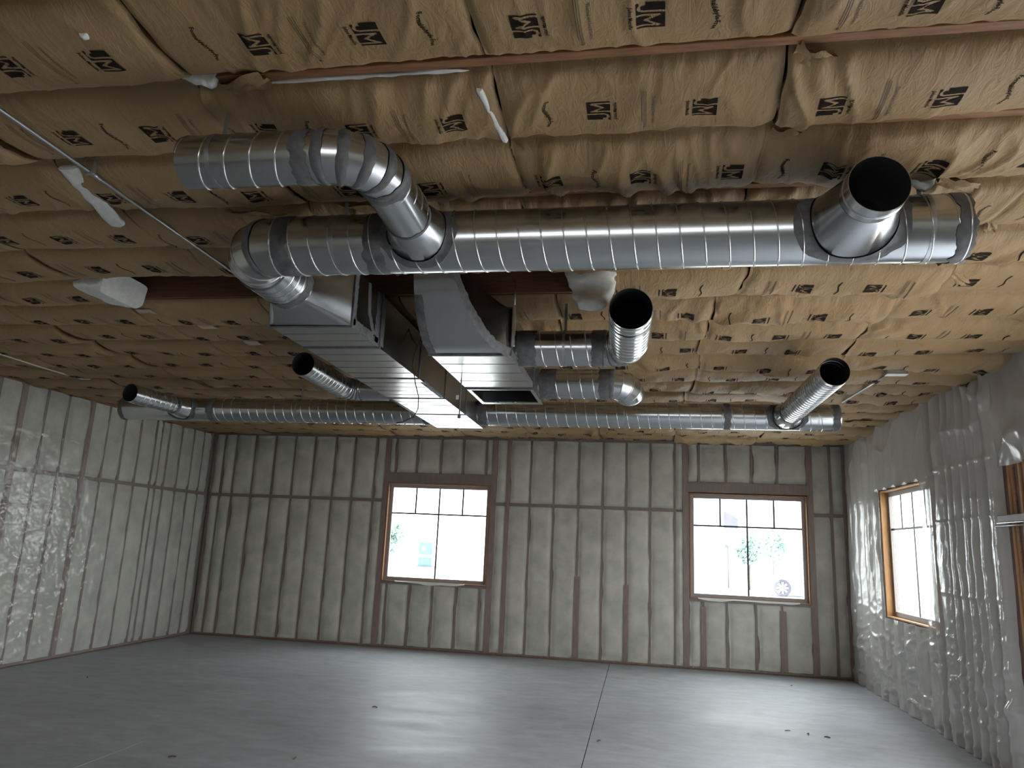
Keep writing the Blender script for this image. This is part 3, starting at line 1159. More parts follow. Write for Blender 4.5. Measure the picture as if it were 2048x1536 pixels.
def tap(xc, yc, zc, R, rho, rc, y1, parent, seed, slant=0.0, shift=0.0):
    """saddle take-off on an X-running duct of radius R, coning down to a collar of radius rc at Y=y1"""
    seg = 72
    def saddle(rho_, off):
        o = []
        for i in range(seg):
            t = 2 * math.pi * i / seg
            th = min(max(rho_ / R * math.sin(t), -1.45), 1.45)
            o.append((xc + rho_ * math.cos(t), yc - (R + off) * math.cos(th), zc + (R + off) * math.sin(th)))
        return o
    def circ(r_, y, x, z):
        return [(x + r_ * math.cos(2 * math.pi * i / seg), y, z + r_ * math.sin(2 * math.pi * i / seg)) for i in range(seg)]
    yb = yc - R
    ym = yb + (y1 - yb) * .62
    cone = loft([saddle(rho, .0005), saddle(rho * .97, .012), circ(rc + .004, ym, xc + shift * .6, zc + slant * .6), circ(rc, ym - .01, xc + shift * .6, zc + slant * .6)])
    cn = obj('takeoff_cone', cone[0], cone[1], 'galvanised', parent, smooth=35)
    # ragged sealant round the saddle
    V, F = [], []
    for i in range(seg):
        t = 2 * math.pi * i / seg
        wv = 1.22 + .14 * float(vn(math.cos(t) * 4 + 5, math.sin(t) * 4 + 5, seed)) + .02 * random.random()
        for rr, off in ((rho * .985, .016), (rho * 1.02, .0045), (rho * (1 + wv) / 2, .0035), (rho * wv, .0004)):
            th = min(max(rr / R * math.sin(t), -1.5), 1.5)
            V.append((xc + rr * math.cos(t), yc - (R + off) * math.cos(th), zc + (R + off) * math.sin(th)))
    for i in range(seg):
        j = (i + 1) % seg
        for k in range(3):
            F.append((4 * i + k, 4 * i + k + 1, 4 * j + k + 1, 4 * j + k))
    obj('sealant_patch', V, F, 'sealant', parent, smooth=True)
    return (xc + shift * .6, ym - .01, zc + slant * .6)


# ================================================================== DUCTS
# ---- the big spiral duct across the foreground
NY, NZ, NR = 3.86, 3.64, .174
CX = -2.39
RBN = .27
duct = empty('spiral_duct', (-.4, NY, NZ - NR), 'big galvanised spiral duct crossing the foreground under the ceiling', 'duct')
xa, xb = CX + RBN, 1.585
pipe('duct_body', (xa, NY, NZ), (xb, NY, NZ), NR, duct)
seam((xa + .10, NY, NZ), (xb - .03, NY, NZ), NR, .122, duct, phase=.6, hand=-1)
pipe('end_cap', (xb, NY, NZ), (xb + .018, NY, NZ), NR + .004, duct)
sealant((xb - .012, NY, NZ), (1, 0, 0), NR + .003, .075, duct, 5, .014)
bead((xb + .004, NY, NZ), (1, 0, 0), NR + .004, duct, .004, .006)
for x, w, sd in ((CX + RBN + .055, .10, 1), (-1.50, .115, 2)):
    sealant((x, NY, NZ), (1, 0, 0), NR, w, duct, sd, .016)
tL = tap(-1.235, NY, NZ, NR, .175, .1235, 3.44, duct, 4)
tR = tap(1.045, NY, NZ, NR, .215, .139, 3.33, duct, 9, shift=.02)
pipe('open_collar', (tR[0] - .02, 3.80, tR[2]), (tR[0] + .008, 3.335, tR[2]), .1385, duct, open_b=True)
bead((tR[0] + .004, tR[1] - .05, tR[2]), (0, 1, 0), .1385, duct, .005, .007)
for x in (-1.74, 1.42):
    strap((x, NY, NZ), (1, 0, 0), NR, duct)

# ---- its left end: elbow turning back into the rectangular trunk
el = empty('duct_elbow', (CX, NY + RBN, NZ - NR), 'gored round elbow joining the foreground duct to the flared box fitting', 'duct elbow')
A, B = elbow((CX, NY, NZ), (-1, 0, 0), (0, 1, 0), RBN, NR, 4, el, sealed=(1, 4))
yE = 4.47
pipe('connector_pipe', (CX, B.y, NZ), (CX, yE, NZ), NR, el)
seam((CX, B.y + .03, NZ), (CX, yE - .05, NZ), NR, .075, el, hand=1)
sealant((CX, yE - .018, NZ), (0, 1, 0), NR + .001, .085, el, 12, .012)

# ---- branch toward the viewer turning left
BR, BZ, BY = .1225, 3.66, 2.905
brn = empty('branch_duct', (-1.6, BY, BZ - BR), 'spiral branch duct bending left off the foreground duct with open left end', 'duct')
bx = tL[0]
Rb2 = .20
A, B = elbow((bx, BY, BZ), (0, -1, 0), (-1, 0, 0), Rb2, BR, 4, brn, sealed=(0, 1, 2, 3, 4))
pipe('duct_body', tL, A, BR, brn)
seam((bx, A.y + .07, BZ), (bx, tL[1] - .04, BZ), BR, .10, brn, hand=-1)
sealant((bx, tL[1] + .02, tL[2]), (0, 1, 0), BR + .001, .075, brn, 21, .010)
sealant((bx, A.y + .025, BZ), (0, 1, 0), BR + .001, .085, brn, 22, .012)
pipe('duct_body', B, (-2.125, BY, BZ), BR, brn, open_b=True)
seam(Vector((B.x - .14, BY, BZ)), (-2.12, BY, BZ), BR, .125, brn, phase=1.0, hand=1)
sealant((B.x - .085, BY, BZ), (1, 0, 0), BR + .001, .075, brn, 23, .012)
strap((-1.96, BY, BZ), (1, 0, 0), BR, brn)


# ---- rectangular helpers
def rect_ring(x0, x1, z0, z1, y, seg=72):
    """points round a rectangle in the order of a circle in XZ"""
    cx, cz, a, b2 = (x0 + x1) / 2, (z0 + z1) / 2, (x1 - x0) / 2, (z1 - z0) / 2
    o = []
    for i in range(seg):
        t = 2 * math.pi * i / seg
        c, s = math.cos(t), math.sin(t)
        k = 1 / max(abs(c), abs(s))
        o.append((cx + a * c * k, y, cz + b2 * s * k))
    return o


def flange(x0, x1, z0, z1, y, parent, h=.010, w=.010, name='flange', mat='sealant'):
    mb = MB()
    mb.box(x0 - h, x1 + h, y - w, y + w, z0 - h, z0)
    mb.box(x0 - h, x1 + h, y - w, y + w, z1, z1 + h)
    mb.box(x0 - h, x0, y - w, y + w, z0, z1)
    mb.box(x1, x1 + h, y - w, y + w, z0, z1)
    return mb.build(name, mat, parent)


def duct_box(x0, x1, y0, y1, z0, z1, parent, beads=3, name='duct_section', bottom=True):
    t = .0015
    mb = MB()
    if bottom:
        # gently cross-braked bottom: four facets meeting a hair lower in the middle
        cx, cy = (x0 + x1) / 2, (y0 + y1) / 2
        V = [(x0, y0, z0), (x1, y0, z0), (x1, y1, z0), (x0, y1, z0), (cx, cy, z0 - .0012)]
        mb.add(V, [(0, 4, 1), (1, 4, 2), (2, 4, 3), (3, 4, 0)])
    mb.box(x0, x1, y0, y1, z1 - t, z1)
    mb.box(x0, x0 + t, y0, y1, z0, z1)
    mb.box(x1 - t, x1, y0, y1, z0, z1)
    o = mb.build(name, 'galvanised', parent)
    for k in range(beads):
        y = y0 + (y1 - y0) * (k + 1) / (beads + 1)
        if bottom:
            board('stiffening_rib', x0 + .004, x1 - .004, y - .003, y + .003, z0 - .0030, z0 - .0006, 'galvanised', o, b=.001)
    return o


def strip(pts, w, nrm, parent, mat='sealant', h=.002, seed=0, name='sealant_strip'):
    """ragged flat strip along a polyline on a surface with normal nrm"""
    pts = [Vector(p) for p in pts]
    nrm = Vector(nrm).normalized()
    out = []
    for a, b2 in zip(pts[:-1], pts[1:]):
        k = max(2, int((b2 - a).length / .02))
        out += [a + (b2 - a) * (i / k) for i in range(k)]
    out.append(pts[-1])
    V, F = [], []
    for i, p in enumerate(out):
        t = (out[min(i + 1, len(out) - 1)] - out[max(i - 1, 0)]).normalized()
        s = t.cross(nrm).normalized()
        w0, w1 = w / 2 * (.8 + .4 * random.random()), w / 2 * (.8 + .4 * random.random())
        V += [tuple(p - s * w0 + nrm * .0004), tuple(p - s * w0 * .8 + nrm * h), tuple(p + s * w1 * .8 + nrm * h), tuple(p + s * w1 + nrm * .0004)]
    for i in range(len(out) - 1):
        for k in range(3):
            F.append((4 * i + k, 4 * i + k + 1, 4 * i + 5 + k, 4 * i + 4 + k))
    return obj(name, V, F, mat, parent, smooth=True)


# ---- rectangular trunk running away to the far wall
TX0, TX1, TZ0, TZ1 = -2.61, -2.00, 3.40, 3.82
trunk = empty('rectangular_duct', ((TX0 + TX1) / 2, 6.9, TZ0), 'long rectangular galvanised trunk duct running toward the far wall', 'duct')
yR = 4.70
V, F = loft([ring((CX, yE, NZ), (0, 1, 0), NR + .002), ring((CX, yE + .03, NZ), (0, 1, 0), NR + .002)])
obj('round_collar', V, F, 'galvanised', trunk, smooth=40)
seg = 72
c0 = [(CX + (NR + .002) * math.cos(2 * math.pi * i / seg), yE + .03, NZ + (NR + .002) * math.sin(2 * math.pi * i / seg)) for i in range(seg)]
V, F = loft([c0, rect_ring(TX0, TX1, TZ0, TZ1, yR)])
obj('flared_transition', V, F, 'galvanised', trunk, smooth=60)
fl = [yR, 5.27, 6.34, 7.26, 8.20, 9.24]
for i, (a, b2) in enumerate(zip(fl[:-1], fl[1:])):
    duct_box(TX0, TX1, a, b2, TZ0, TZ1, trunk, beads=2 if b2 - a < .7 else 4)
for i, y in enumerate(fl[:-1]):
    flange(TX0, TX1, TZ0, TZ1, y, trunk, h=.010 if i < 2 else .006)
board('end_panel', TX0, TX1, 9.238, 9.242, TZ0, TZ1, 'galvanised', trunk, b=.001)
flange(TX0, TX1, TZ0, TZ1, 9.235, trunk, h=.004)
# sealant smeared on the near right cheek and edges
xr = TX1 + .0005
strip([(xr, yR + .04, TZ0 + .02), (xr, yR + .04, TZ1)], .07, (1, 0, 0), trunk)
strip([(xr, 5.20, TZ0 + .02), (xr, 5.20, TZ1)], .09, (1, 0, 0), trunk)
strip([(xr, yR + .02, TZ0 + .035), (xr, 5.25, TZ0 + .035)], .075, (1, 0, 0), trunk)
strip([(xr, 5.15, TZ0 + .06), (xr, 5.02, TZ0 + .2), (xr, 4.98, TZ1)], .06, (1, 0, 0), trunk)
strip([(xr, 5.33, TZ0 + .02), (xr, 5.33, TZ1)], .06, (1, 0, 0), trunk)
strip([(xr + .002, 6.5, TZ0 + .012), (xr + .002, 7.2, TZ0 + .012)], .03, (1, 0, 0), trunk)
strip([(TX1 - .018, 6.5, TZ0 - .001), (TX1 - .018, 7.2, TZ0 - .001)], .03, (0, 0, -1), trunk)
strip([(TX0 + .018, 7.3, TZ0 - .001), (TX0 + .018, 8.15, TZ0 - .001)], .03, (0, 0, -1), trunk)
strip([(TX0 + .04, yR + .016, TZ0 - .001), (TX1 - .02, yR + .016, TZ0 - .001)], .022, (0, 0, -1), trunk)

# ---- left branch off the trunk, open end toward the viewer
lb = empty('branch_duct', (-3.2, 6.9, 3.435), 'short spiral duct off the trunk with dark open end left of the trunk', 'duct')
LR, LZ, LY = .115, 3.55, 7.58
A, B = elbow((-3.19, LY, LZ), (-1, 0, 0), (0, -1, 0), .17, LR, 4, lb, sealed=(0, 1, 2, 3))
pipe('duct_body', (TX0, LY, LZ), A, LR, lb)
sealant((TX0 - .05, LY, LZ), (1, 0, 0), LR + .001, .07, lb, 31)
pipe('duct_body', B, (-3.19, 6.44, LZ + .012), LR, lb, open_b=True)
seam(Vector((-3.19, B.y - .06, LZ)), (-3.19, 6.46, LZ + .012), LR, .085, lb, hand=1)

# ---- second trunk: curved drop from above, straight run, open bottom
UX0, UX1, UZ0, UZ1 = -1.65, -1.005, 3.40, 3.77
tb = empty('rectangular_duct', (-1.32, 6.2, UZ0), 'shorter rectangular duct curving down from the joists with an open bottom end', 'duct')
NS = 14
secs = []
for k in range(NS + 1):
    s = k / NS
    th = s * math.pi / 2
    hy, hz = 5.48 - .56 * math.sin(th), 3.97 - .57 * math.cos(th)
    if k == NS:
        hz = 4.05
    ty, tz = 5.48 - .10 * math.sin(th), 3.77 + .28 * s ** 1.2
    xr_ = UX1 - .335 * min(1, (s * 1.12)) ** .85
    secs.append([(UX0, hy, hz), (xr_, hy, hz), (xr_, ty, tz), (UX0, ty, tz)])
for k, (nm, i, j) in enumerate((('heel_panel', 0, 1), ('cheek_panel', 1, 2), ('throat_panel', 2, 3), ('cheek_panel', 3, 0))):
    V, F = [], []
    for sct in secs:
        V += [sct[i], sct[j]]
    for q in range(NS):
        F.append((2 * q, 2 * q + 1, 2 * q + 3, 2 * q + 2))
    obj(nm, V, F, 'galvanised', tb, smooth=True)
strip([(s[1][0] + .001, s[1][1] - .003, s[1][2] + .010) for s in secs], .075, (.8, -.3, -.2), tb)
strip([(s[0][0] + .03, s[0][1] - .002, s[0][2] - .002) for s in secs[:11]], .06, (0, -.5, -.85), tb)
fu = [5.48, 6.74]
duct_box(UX0, UX1, 5.48, 6.74, UZ0, UZ1, tb, beads=3)
flange(UX0, UX1, UZ0, UZ1, 5.48, tb, h=.012)
flange(UX0, UX1, UZ0, UZ1, 6.74, tb, h=.012)
strip([(UX0 + .03, 5.515, UZ0 - .0015), (UX1 - .03, 5.515, UZ0 - .0015)], .025, (0, 0, -1), tb)
duct_box(UX0, UX1, 6.74, 7.50, UZ0, UZ1, tb, beads=0, name='open_section', bottom=False)
board('end_panel', UX0, UX1, 7.498, 7.502, UZ0, UZ1, 'galvanised', tb, b=.001)
mb = MB()
for (a, b2, c, d) in ((UX0, UX1, 6.755, 6.80), (UX0, UX1, 7.42, 7.50), (UX0, UX0 + .035, 6.80, 7.42), (UX1 - .035, UX1, 6.80, 7.42)):
    mb.box(a, b2, c, d, UZ0 - .006, UZ0 + .004)
mb.build('opening_frame', 'galvanised_seam', tb)
board('corner_post', UX1 + .012, UX1 + .034, 5.44, 5.475, UZ0 + .06, UZ1 + .02, 'galvanised_seam', tb, b=.002)
V, F = tube_path([(UX1 + .02, 5.46, UZ1), (UX1 + .02, 5.46, 4.0)], .006)
obj('hanger_rod', V, F, 'conduit_steel', tb, smooth=True)
for y in (5.55, 6.1, 6.7):
    pass
strip([(UX1 + .0005, 5.52, UZ0 + .03), (UX1 + .0005, 6.7, UZ0 + .03)], .06, (1, 0, 0), tb)

# ---- two round ducts off its right side
B1R, B1Z, B1Y = .147, 3.55, 5.86
b1 = empty('branch_duct', (-.4, 5.5, B1Z - B1R), 'fat spiral duct off the shorter trunk with big dark open end facing the viewer', 'duct')
A, B = elbow((-.10, B1Y, B1Z), (1, 0, 0), (0, -1, 0), .20, B1R, 4, b1, sealed=(0, 1, 2))
pipe('duct_body', (UX1, B1Y, B1Z), A, B1R, b1)
seam((UX1 + .16, B1Y, B1Z), (A.x - .08, B1Y, B1Z), B1R, .122, b1, phase=2, hand=-1)
sealant((UX1 + .08, B1Y, B1Z), (1, 0, 0), B1R + .001, .15, b1, 41, .012)
sealant((A.x - .04, B1Y, B1Z), (1, 0, 0), B1R + .001, .12, b1, 42, .012)
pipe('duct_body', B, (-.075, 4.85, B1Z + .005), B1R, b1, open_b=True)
seam(Vector((B.x, B.y - .02, B1Z)), (-.076, 4.88, B1Z + .005), B1R, .085, b1, hand=1)
bead((-.075, 4.90, B1Z + .005), (0, 1, 0), B1R, b1)
strap((-.08, 5.05, B1Z), (0, 1, 0), B1R, b1, w=.03)
strap((-.62, B1Y, B1Z), (1, 0, 0), B1R, b1, w=.022)

B2Y = 7.20
b2o = empty('branch_duct', (-.5, B2Y, B1Z - B1R), 'spiral duct off the open-bottomed trunk ending in a shiny gored elbow', 'duct')
A, B = elbow((-.125, B2Y, B1Z), (1, 0, 0), (0, .95, -.30), .17, B1R, 4, b2o, sealed=(0,), open_end=True)
pipe('duct_body', (UX1, B2Y, B1Z), A, B1R, b2o)
seam((UX1 + .17, B2Y, B1Z), (A.x - .10, B2Y, B1Z), B1R, .122, b2o, hand=-1)
sealant((UX1 + .09, B2Y, B1Z), (1, 0, 0), B1R + .001, .16, b2o, 51, .012)
sealant((A.x - .05, B2Y, B1Z), (1, 0, 0), B1R + .001, .13, b2o, 52, .012)

# ---- spiral ducts along the far end, left and right of the trunk
FY, FZ, FR = 8.95, 3.552, .152
fl_ = empty('spiral_duct', (-4.8, FY, FZ - FR), 'long spiral duct near the far wall running left from the trunk', 'duct')
pipe('duct_body', (-6.95, FY, FZ), (TX0, FY, FZ), FR, fl_)
seam((-5.55, FY, FZ), (TX0 - .05, FY, FZ), FR, .122, fl_, hand=-1)
pipe('end_cap', (-6.97, FY, FZ), (-6.95, FY, FZ), FR + .004, fl_)
sealant((-6.93, FY, FZ), (1, 0, 0), FR + .002, .06, fl_, 61)
sealant((-5.62, FY, FZ), (1, 0, 0), FR + .001, .09, fl_, 62, .014)
sealant((TX0 - .05, FY, FZ), (1, 0, 0), FR + .001, .08, fl_, 63)
tFL = tap(-6.02, FY, FZ, FR, .165, .113, 8.55, fl_, 14)
for x in (-4.4,):
    strap((x, FY, FZ), (1, 0, 0), FR, fl_)
lo = empty('branch_duct', (-6.05, 8.2, FZ - .113), 'short round duct with black open end on the far left duct', 'duct')
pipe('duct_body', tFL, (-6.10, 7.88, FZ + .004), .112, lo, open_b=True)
seam(Vector((tFL[0], tFL[1] - .03, tFL[2])), (-6.095, 7.95, FZ), .112, .09, lo)
sealant(tFL, (0, 1, 0), .113, .06, lo, 64)
bead((-6.098, 7.95, FZ + .003), (0, 1, 0), .112, lo)

fr_ = empty('spiral_duct', (.1, FY, FZ - FR), 'long spiral duct near the far wall running right from the trunk', 'duct')
pipe('duct_body', (TX1, FY, FZ), (2.225, FY, FZ), FR, fr_)
seam((TX1 + .12, FY, FZ), (2.18, FY, FZ), FR, .122, fr_, hand=-1)
pipe('end_cap', (2.225, FY, FZ), (2.245, FY, FZ), FR + .004, fr_)
sealant((2.20, FY, FZ), (1, 0, 0), FR + .002, .075, fr_, 71)
sealant((.99, FY, FZ), (1, 0, 0), FR + .001, .075, fr_, 72, .012)
sealant((TX1 + .06, FY, FZ), (1, 0, 0), FR + .001, .11, fr_, 73)
tFR = tap(1.66, FY, FZ, FR, .175, .128, 8.50, fr_, 17)
for x in (-.2, 2.0):
    strap((x, FY, FZ), (1, 0, 0), FR, fr_)
ro = empty('branch_duct', (1.66, 7.6, FZ - .128), 'long round duct with black open end on the far right duct', 'duct')
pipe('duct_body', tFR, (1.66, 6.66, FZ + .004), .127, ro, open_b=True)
seam(Vector((tFR[0], tFR[1] - .03, tFR[2])), (1.66, 6.75, FZ), .127, .085, ro)
sealant(tFR, (0, 1, 0), .128, .06, ro, 74)
bead((1.66, 6.74, FZ + .003), (0, 1, 0), .127, ro)

# ---- conduit, cable, rod
cd = empty('electrical_conduit', (-3.05, 3.4, 3.89), 'thin steel conduit running along the near left of the ceiling', 'conduit')
V, F = tube_path([(-3.04, 1.4, 3.892), (-3.045, 2.7, 3.892), (-3.05, 3.5, 3.892), (-3.07, 4.9, 3.892)], .011, 14)
obj('conduit_tube', V, F, 'conduit_steel', cd, smooth=True)
V, F = tube_path([(-3.05, 3.36, 3.892), (-3.05, 3.42, 3.892)], .0145, 14)
obj('coupling', V, F, 'conduit_steel', cd, smooth=True)
board('clip', -3.075, -3.02, 3.325, 3.35, 3.876, 3.96, 'conduit_steel', cd, b=.002)
cd2 = empty('electrical_cable', (-7.5, 8, 3.89), 'thin pale cable along the ceiling above the left wall', 'cable')
V, F = tube_path([(-7.47, 6.2, 3.90), (-7.48, 7.3, 3.90), (-7.5, 8.0, 3.897), (-7.5, 8.7, 3.905), (-7.5, 8.9, 3.95)], .008, 10)
obj('cable_run', V, F, 'white_plastic', cd2, smooth=True)
cd3 = empty('electrical_conduit', (2.55, 8.8, 3.88), 'thin conduit with a small box under the ceiling near the right wall', 'conduit')
V, F = tube_path([(2.57, 8.16, 3.895), (2.55, 8.6, 3.895), (2.50, 9.75, 3.90)], .010, 12)
obj('conduit_tube', V, F, 'conduit_steel', cd3, smooth=True)
board('junction_box', 2.53, 2.73, 8.07, 8.17, 3.875, 3.93, 'conduit_steel', cd3, b=.004)
board('box_cover', 2.525, 2.735, 8.066, 8.174, 3.870, 3.875, 'white_plastic', cd3, b=.002)

pts = [(-2.004, 5.95, 3.76), (-1.96, 5.95, 3.66), (-1.91, 5.95, 3.60), (-1.935, 5.95, 3.513), (-1.942, 5.95, 3.44), (-1.922, 5.95, 3.351), (-1.902, 5.95, 3.264), (-1.867, 5.95, 3.155), (-1.864, 5.95, 3.047), (-1.894, 5.95, 2.982), (-1.988, 5.95, 2.935), (-2.044, 5.95, 2.924)]
V, F = tube_path(pts, .0045, 8)
obj('control_wire', V, F, 'black_cable', trunk, smooth=True, label='thin black wire dangling from the side')
rd = empty('threaded_rod', (-1.62, 6.42, 3.05), 'dark threaded rod hanging below the shorter rectangular duct', 'rod')
V, F = tube_path([(-1.63, 6.42, 4.0), (-1.62, 6.42, 3.4), (-1.621, 6.42, 3.05)], .006, 10)
obj('rod_shaft', V, F, 'pole_grey', rd, smooth=True)
V, F = tube_path([(-1.621, 6.42, 3.085), (-1.621, 6.42, 3.055)], .016, 6)
obj('nut', V, F, 'pole_grey', rd)
board('tag', -1.66, -1.635, 6.415, 6.42, 3.225, 3.265, 'white_plastic', rd, b=.001)


# ---- loose white insulation hanging out of the ceiling
def tuft(name, p0, p1, w, th, seed, label, mat='fiberglass_white', taper=1.0, rag=1.0):
    """ragged hanging slab of fibreglass from p0 (at the ceiling) to p1 (lower tip)"""
    p0, p1 = Vector(p0), Vector(p1)
    d = (p1 - p0)
    t = d.normalized()
    side = t.cross(Vector((0, 1, .2))).normalized() if abs(t.y) < .8 else Vector((1, 0, 0))
    nr = t.cross(side).normalized()
    n, m2 = 22, 28
    V = []
    for i in range(n + 1):
        s = i / n
        c = p0 + d * s
        ww = w * (1 + rag * .5 * (float(vn(s * 4, 0, seed)) - .5)) * (1 + (taper - 1) * s) * (1 if s < .9 else math.sqrt(max(.02, 1 - ((s - .9) / .1) ** 2)) * 1)
        tt = th * (.7 + .6 * float(vn(s * 5, 2, seed + 1))) * (1 if s < .9 else math.sqrt(max(.02, 1 - ((s - .9) / .1) ** 2)))
        for k in range(m2):
            a = 2 * math.pi * k / m2
            ca, sa = math.cos(a), math.sin(a)
            e = .72
            q = 1 + .16 * (float(vn(s * 9 + ca * 2, sa * 2 + 5, seed + 2)) - .5) * 2
            V.append(tuple(c + side * (ww / 2 * q * math.copysign(abs(ca) ** e, ca)) + nr * (tt / 2 * q * math.copysign(abs(sa) ** e, sa))))
    F = []
    for i in range(n):
        for k in range(m2):
            F.append((i * m2 + k, i * m2 + (k + 1) % m2, (i + 1) * m2 + (k + 1) % m2, (i + 1) * m2 + k))
    F.append(tuple(range(m2))[::-1])
    F.append(tuple(range(n * m2, (n + 1) * m2)))
    return obj(name, V, F, mat, smooth=50, origin=tuple(p1), label=label, cat='insulation')


tuft('insulation_scrap', (-3.22, 3.36, 3.94), (-3.36, 4.0, 3.87), .12, .03, 3, 'white fibreglass strip hanging below the conduit at the left', rag=.35)
n_ = 14
V, F = [], []
for ring_i in range(n_ + 1):                       # squarish slab of fibreglass, cut end facing the open bay
    sx = ring_i / n_
    x_ = -4.72 + .28 * sx
    for k in range(40):
        a_ = 2 * math.pi * k / 40
        ca, sa = math.cos(a_), math.sin(a_)
        rr = .97 if sx > .95 else 1.0
        q = rr * (1 + .05 * (float(vn(sx * 6 + ca * 2, sa * 2 + 5, 6)) - .5))
        V.append((x_ + .05 * sa * (sx > .5), 5.465 + .275 * q * math.copysign(abs(ca) ** .3, ca), 4.02 - .035 * sx + .105 * q * math.copysign(abs(sa) ** .35, sa)))
for i in range(n_):
    for k in range(40):
        F.append((i * 40 + k, i * 40 + (k + 1) % 40, (i + 1) * 40 + (k + 1) % 40, (i + 1) * 40 + k))
F.append(tuple(range(n_ * 40, (n_ + 1) * 40)))
obj('insulation_scrap', V, F, 'fiberglass_white', smooth=50, origin=(-4.6, 5.46, 3.9), label='white cut end of a batt at the left end of the open joist bay', cat='insulation')
tuft('insulation_scrap', (-.37, 5.24, 4.10), (-.37, 5.27, 3.68), .44, .16, 8, 'white fibreglass wad bulging down behind the foreground duct', taper=.5, rag=.5)
tuft('insulation_scrap', (-2.06, 2.69, 4.02), (-1.90, 2.71, 3.955), .10, .05, 11, 'small white fibreglass tuft at the near joist seam')
tuft('insulation_scrap', (1.50, 3.80, 4.0), (1.40, 3.84, 3.86), .12, .06, 14, 'white tuft torn out beside the right hanger strap')
tuft('insulation_scrap', (-1.85, 2.778, 3.972), (-.74, 2.778, 3.966), .022, .05, 17, 'long sliver of white fibreglass along the near joist', rag=1.2)
tuft('insulation_scrap', (-.715, 2.84, 3.918), (-.672, 3.29, 3.915), .030, .03, 19, 'white fibreglass line in the gap between two near batts')
tuft('insulation_scrap', (-2.27, 2.26, 3.96), (-2.22, 2.30, 3.885), .035, .03, 23, 'tiny white fluff stuck on the nearest batt at upper left')
# pale tape patches
for k, (x, y, lb_) in enumerate(((-4.50, 5.90, 'pale tape patch below the white cut batt end'), (-4.18, 6.36, 'pale tape patch on the third seam behind the open bay'), (-4.02, 6.97, 'small pale tape patch farther back on the left ceiling'))):
    V, F = [], []
    for i in range(7):
        for j in range(5):
            u, w = i / 6 - .5, j / 4 - .5
            V.append((x + u * .16 + .02 * w, y + w * .16, 3.925 - .02 * math.cos(w * 2.6) - .006 * float(vn(u * 5, w * 5, k))))
    F = [(i * 5 + j, i * 5 + j + 1, (i + 1) * 5 + j + 1, (i + 1) * 5 + j) for i in range(6) for j in range(4)]
    obj('tape_patch', V, F, 'tape_pale', smooth=True, origin=(x, y, 3.92), label=lb_, cat='tape')

# ---- bracket on the door jamb at the right edge
bk = empty('metal_bracket', (3.50, 7.95, 2.34), 'grey metal bracket with a thin rod on the jamb studs at the right edge', 'bracket')
board('bracket_body', 3.44, 3.535, 7.55, 8.06, 2.375, 2.445, 'window_vinyl', bk, b=.006)
board('bracket_lip', 3.435, 3.45, 7.55, 8.07, 2.365, 2.375, 'galvanised', bk, b=.002)
V, F = tube_path([(3.46, 8.17, 2.345), (3.46, 7.4, 2.345)], .008, 10)
obj('rod', V, F, 'conduit_steel', bk, smooth=True)

# ---- printed mark on the film near the jamb
V, F = MARK[.0055]
mv = [(XR - .075, 8.30 - a * .7, 1.36 + b2 * .9) for a, b2 in V]
obj('film_print', mv, F, 'print_ink', origin=(XR - .075, 8.3, 1.3), label='small black printed mark on the plastic low at the right edge', cat='print')

# ---- scraps on the floor
deb = [(1.69, 9.62, 'first of three dark scraps in a row on the right floor'), (1.90, 9.53, 'middle of three dark scraps in a row on the right floor'), (2.08, 9.46, 'last of three dark scraps in a row on the right floor'),
       (2.33, 12.87, 'dark scrap on the floor close to the far wall'), (-7.21, 9.34, 'dark scrap on the floor near the left wall'), (-4.05, 6.49, 'dark scrap on the floor at the lower left'),
       (-3.04, 6.81, 'dark scrap on the floor at the lower middle'), (-3.1, 9.04, 'thin dark scrap in the middle of the floor'), (-.42, 8.39, 'tiny scrap beside the floor saw cut')]
for k, (x, y, lb_) in enumerate(deb):
    a = k * 1.3
    pts = [(x - .035 * math.cos(a), y - .035 * math.sin(a), .004), (x, y, .009 + .004 * (k % 2)), (x + .03 * math.cos(a + .5), y + .03 * math.sin(a + .5), .005)]
    V, F = tube_path(pts, .0045 + .001 * (k % 3), 6)
    obj('wood_scrap', V, F, 'bark', origin=(x, y, 0), label=lb_, cat='scrap')

# ================================================================== OUTSIDE (seen through the glass)
GZ = -.15


def tree(loc, h, cr, label, seed, zc):
    root = empty('young_tree', (loc[0], loc[1], GZ), label, 'tree')
    V, F = tube_path([(loc[0], loc[1], GZ), (loc[0] + .03, loc[1], zc * .6), (loc[0], loc[1], zc + cr * .4)], .07, 8)
    obj('trunk', V, F, 'bark', root, smooth=True)
    rs_ = np.random.RandomState(seed)
    V, F = [], []
    for i in range(900):
        p = rs_.normal(size=3)
        p /= np.linalg.norm(p)
        p *= cr * rs_.rand() ** .4
        c = np.array([loc[0], loc[1], zc]) + p * np.array([1, 1, 1.1])
        a, b2 = rs_.normal(size=3) * cr * .09, rs_.normal(size=3) * cr * .07
        n = len(V)
        V += [tuple(c - a), tuple(c + b2), tuple(c + a), tuple(c - b2)]
        F.append((n, n + 1, n + 2, n + 3))
    obj('foliage', V, F, 'leaf_green', root, kind='stuff')


tree((6.75, 50), 3.2, .85, 'small round tree seen through the far right window', 1, 2.3)
tree((9.04, 55), 3.4, .95, 'thin tree beyond the parked vehicle', 2, 2.65)
tree((-12.0, 35), 3.5, .75, 'slim tree at the left edge of the middle window view', 3, 2.1)
tree((26, 40), 3.5, 1.1, 'tree outside the window in the right wall', 4, 2.3)

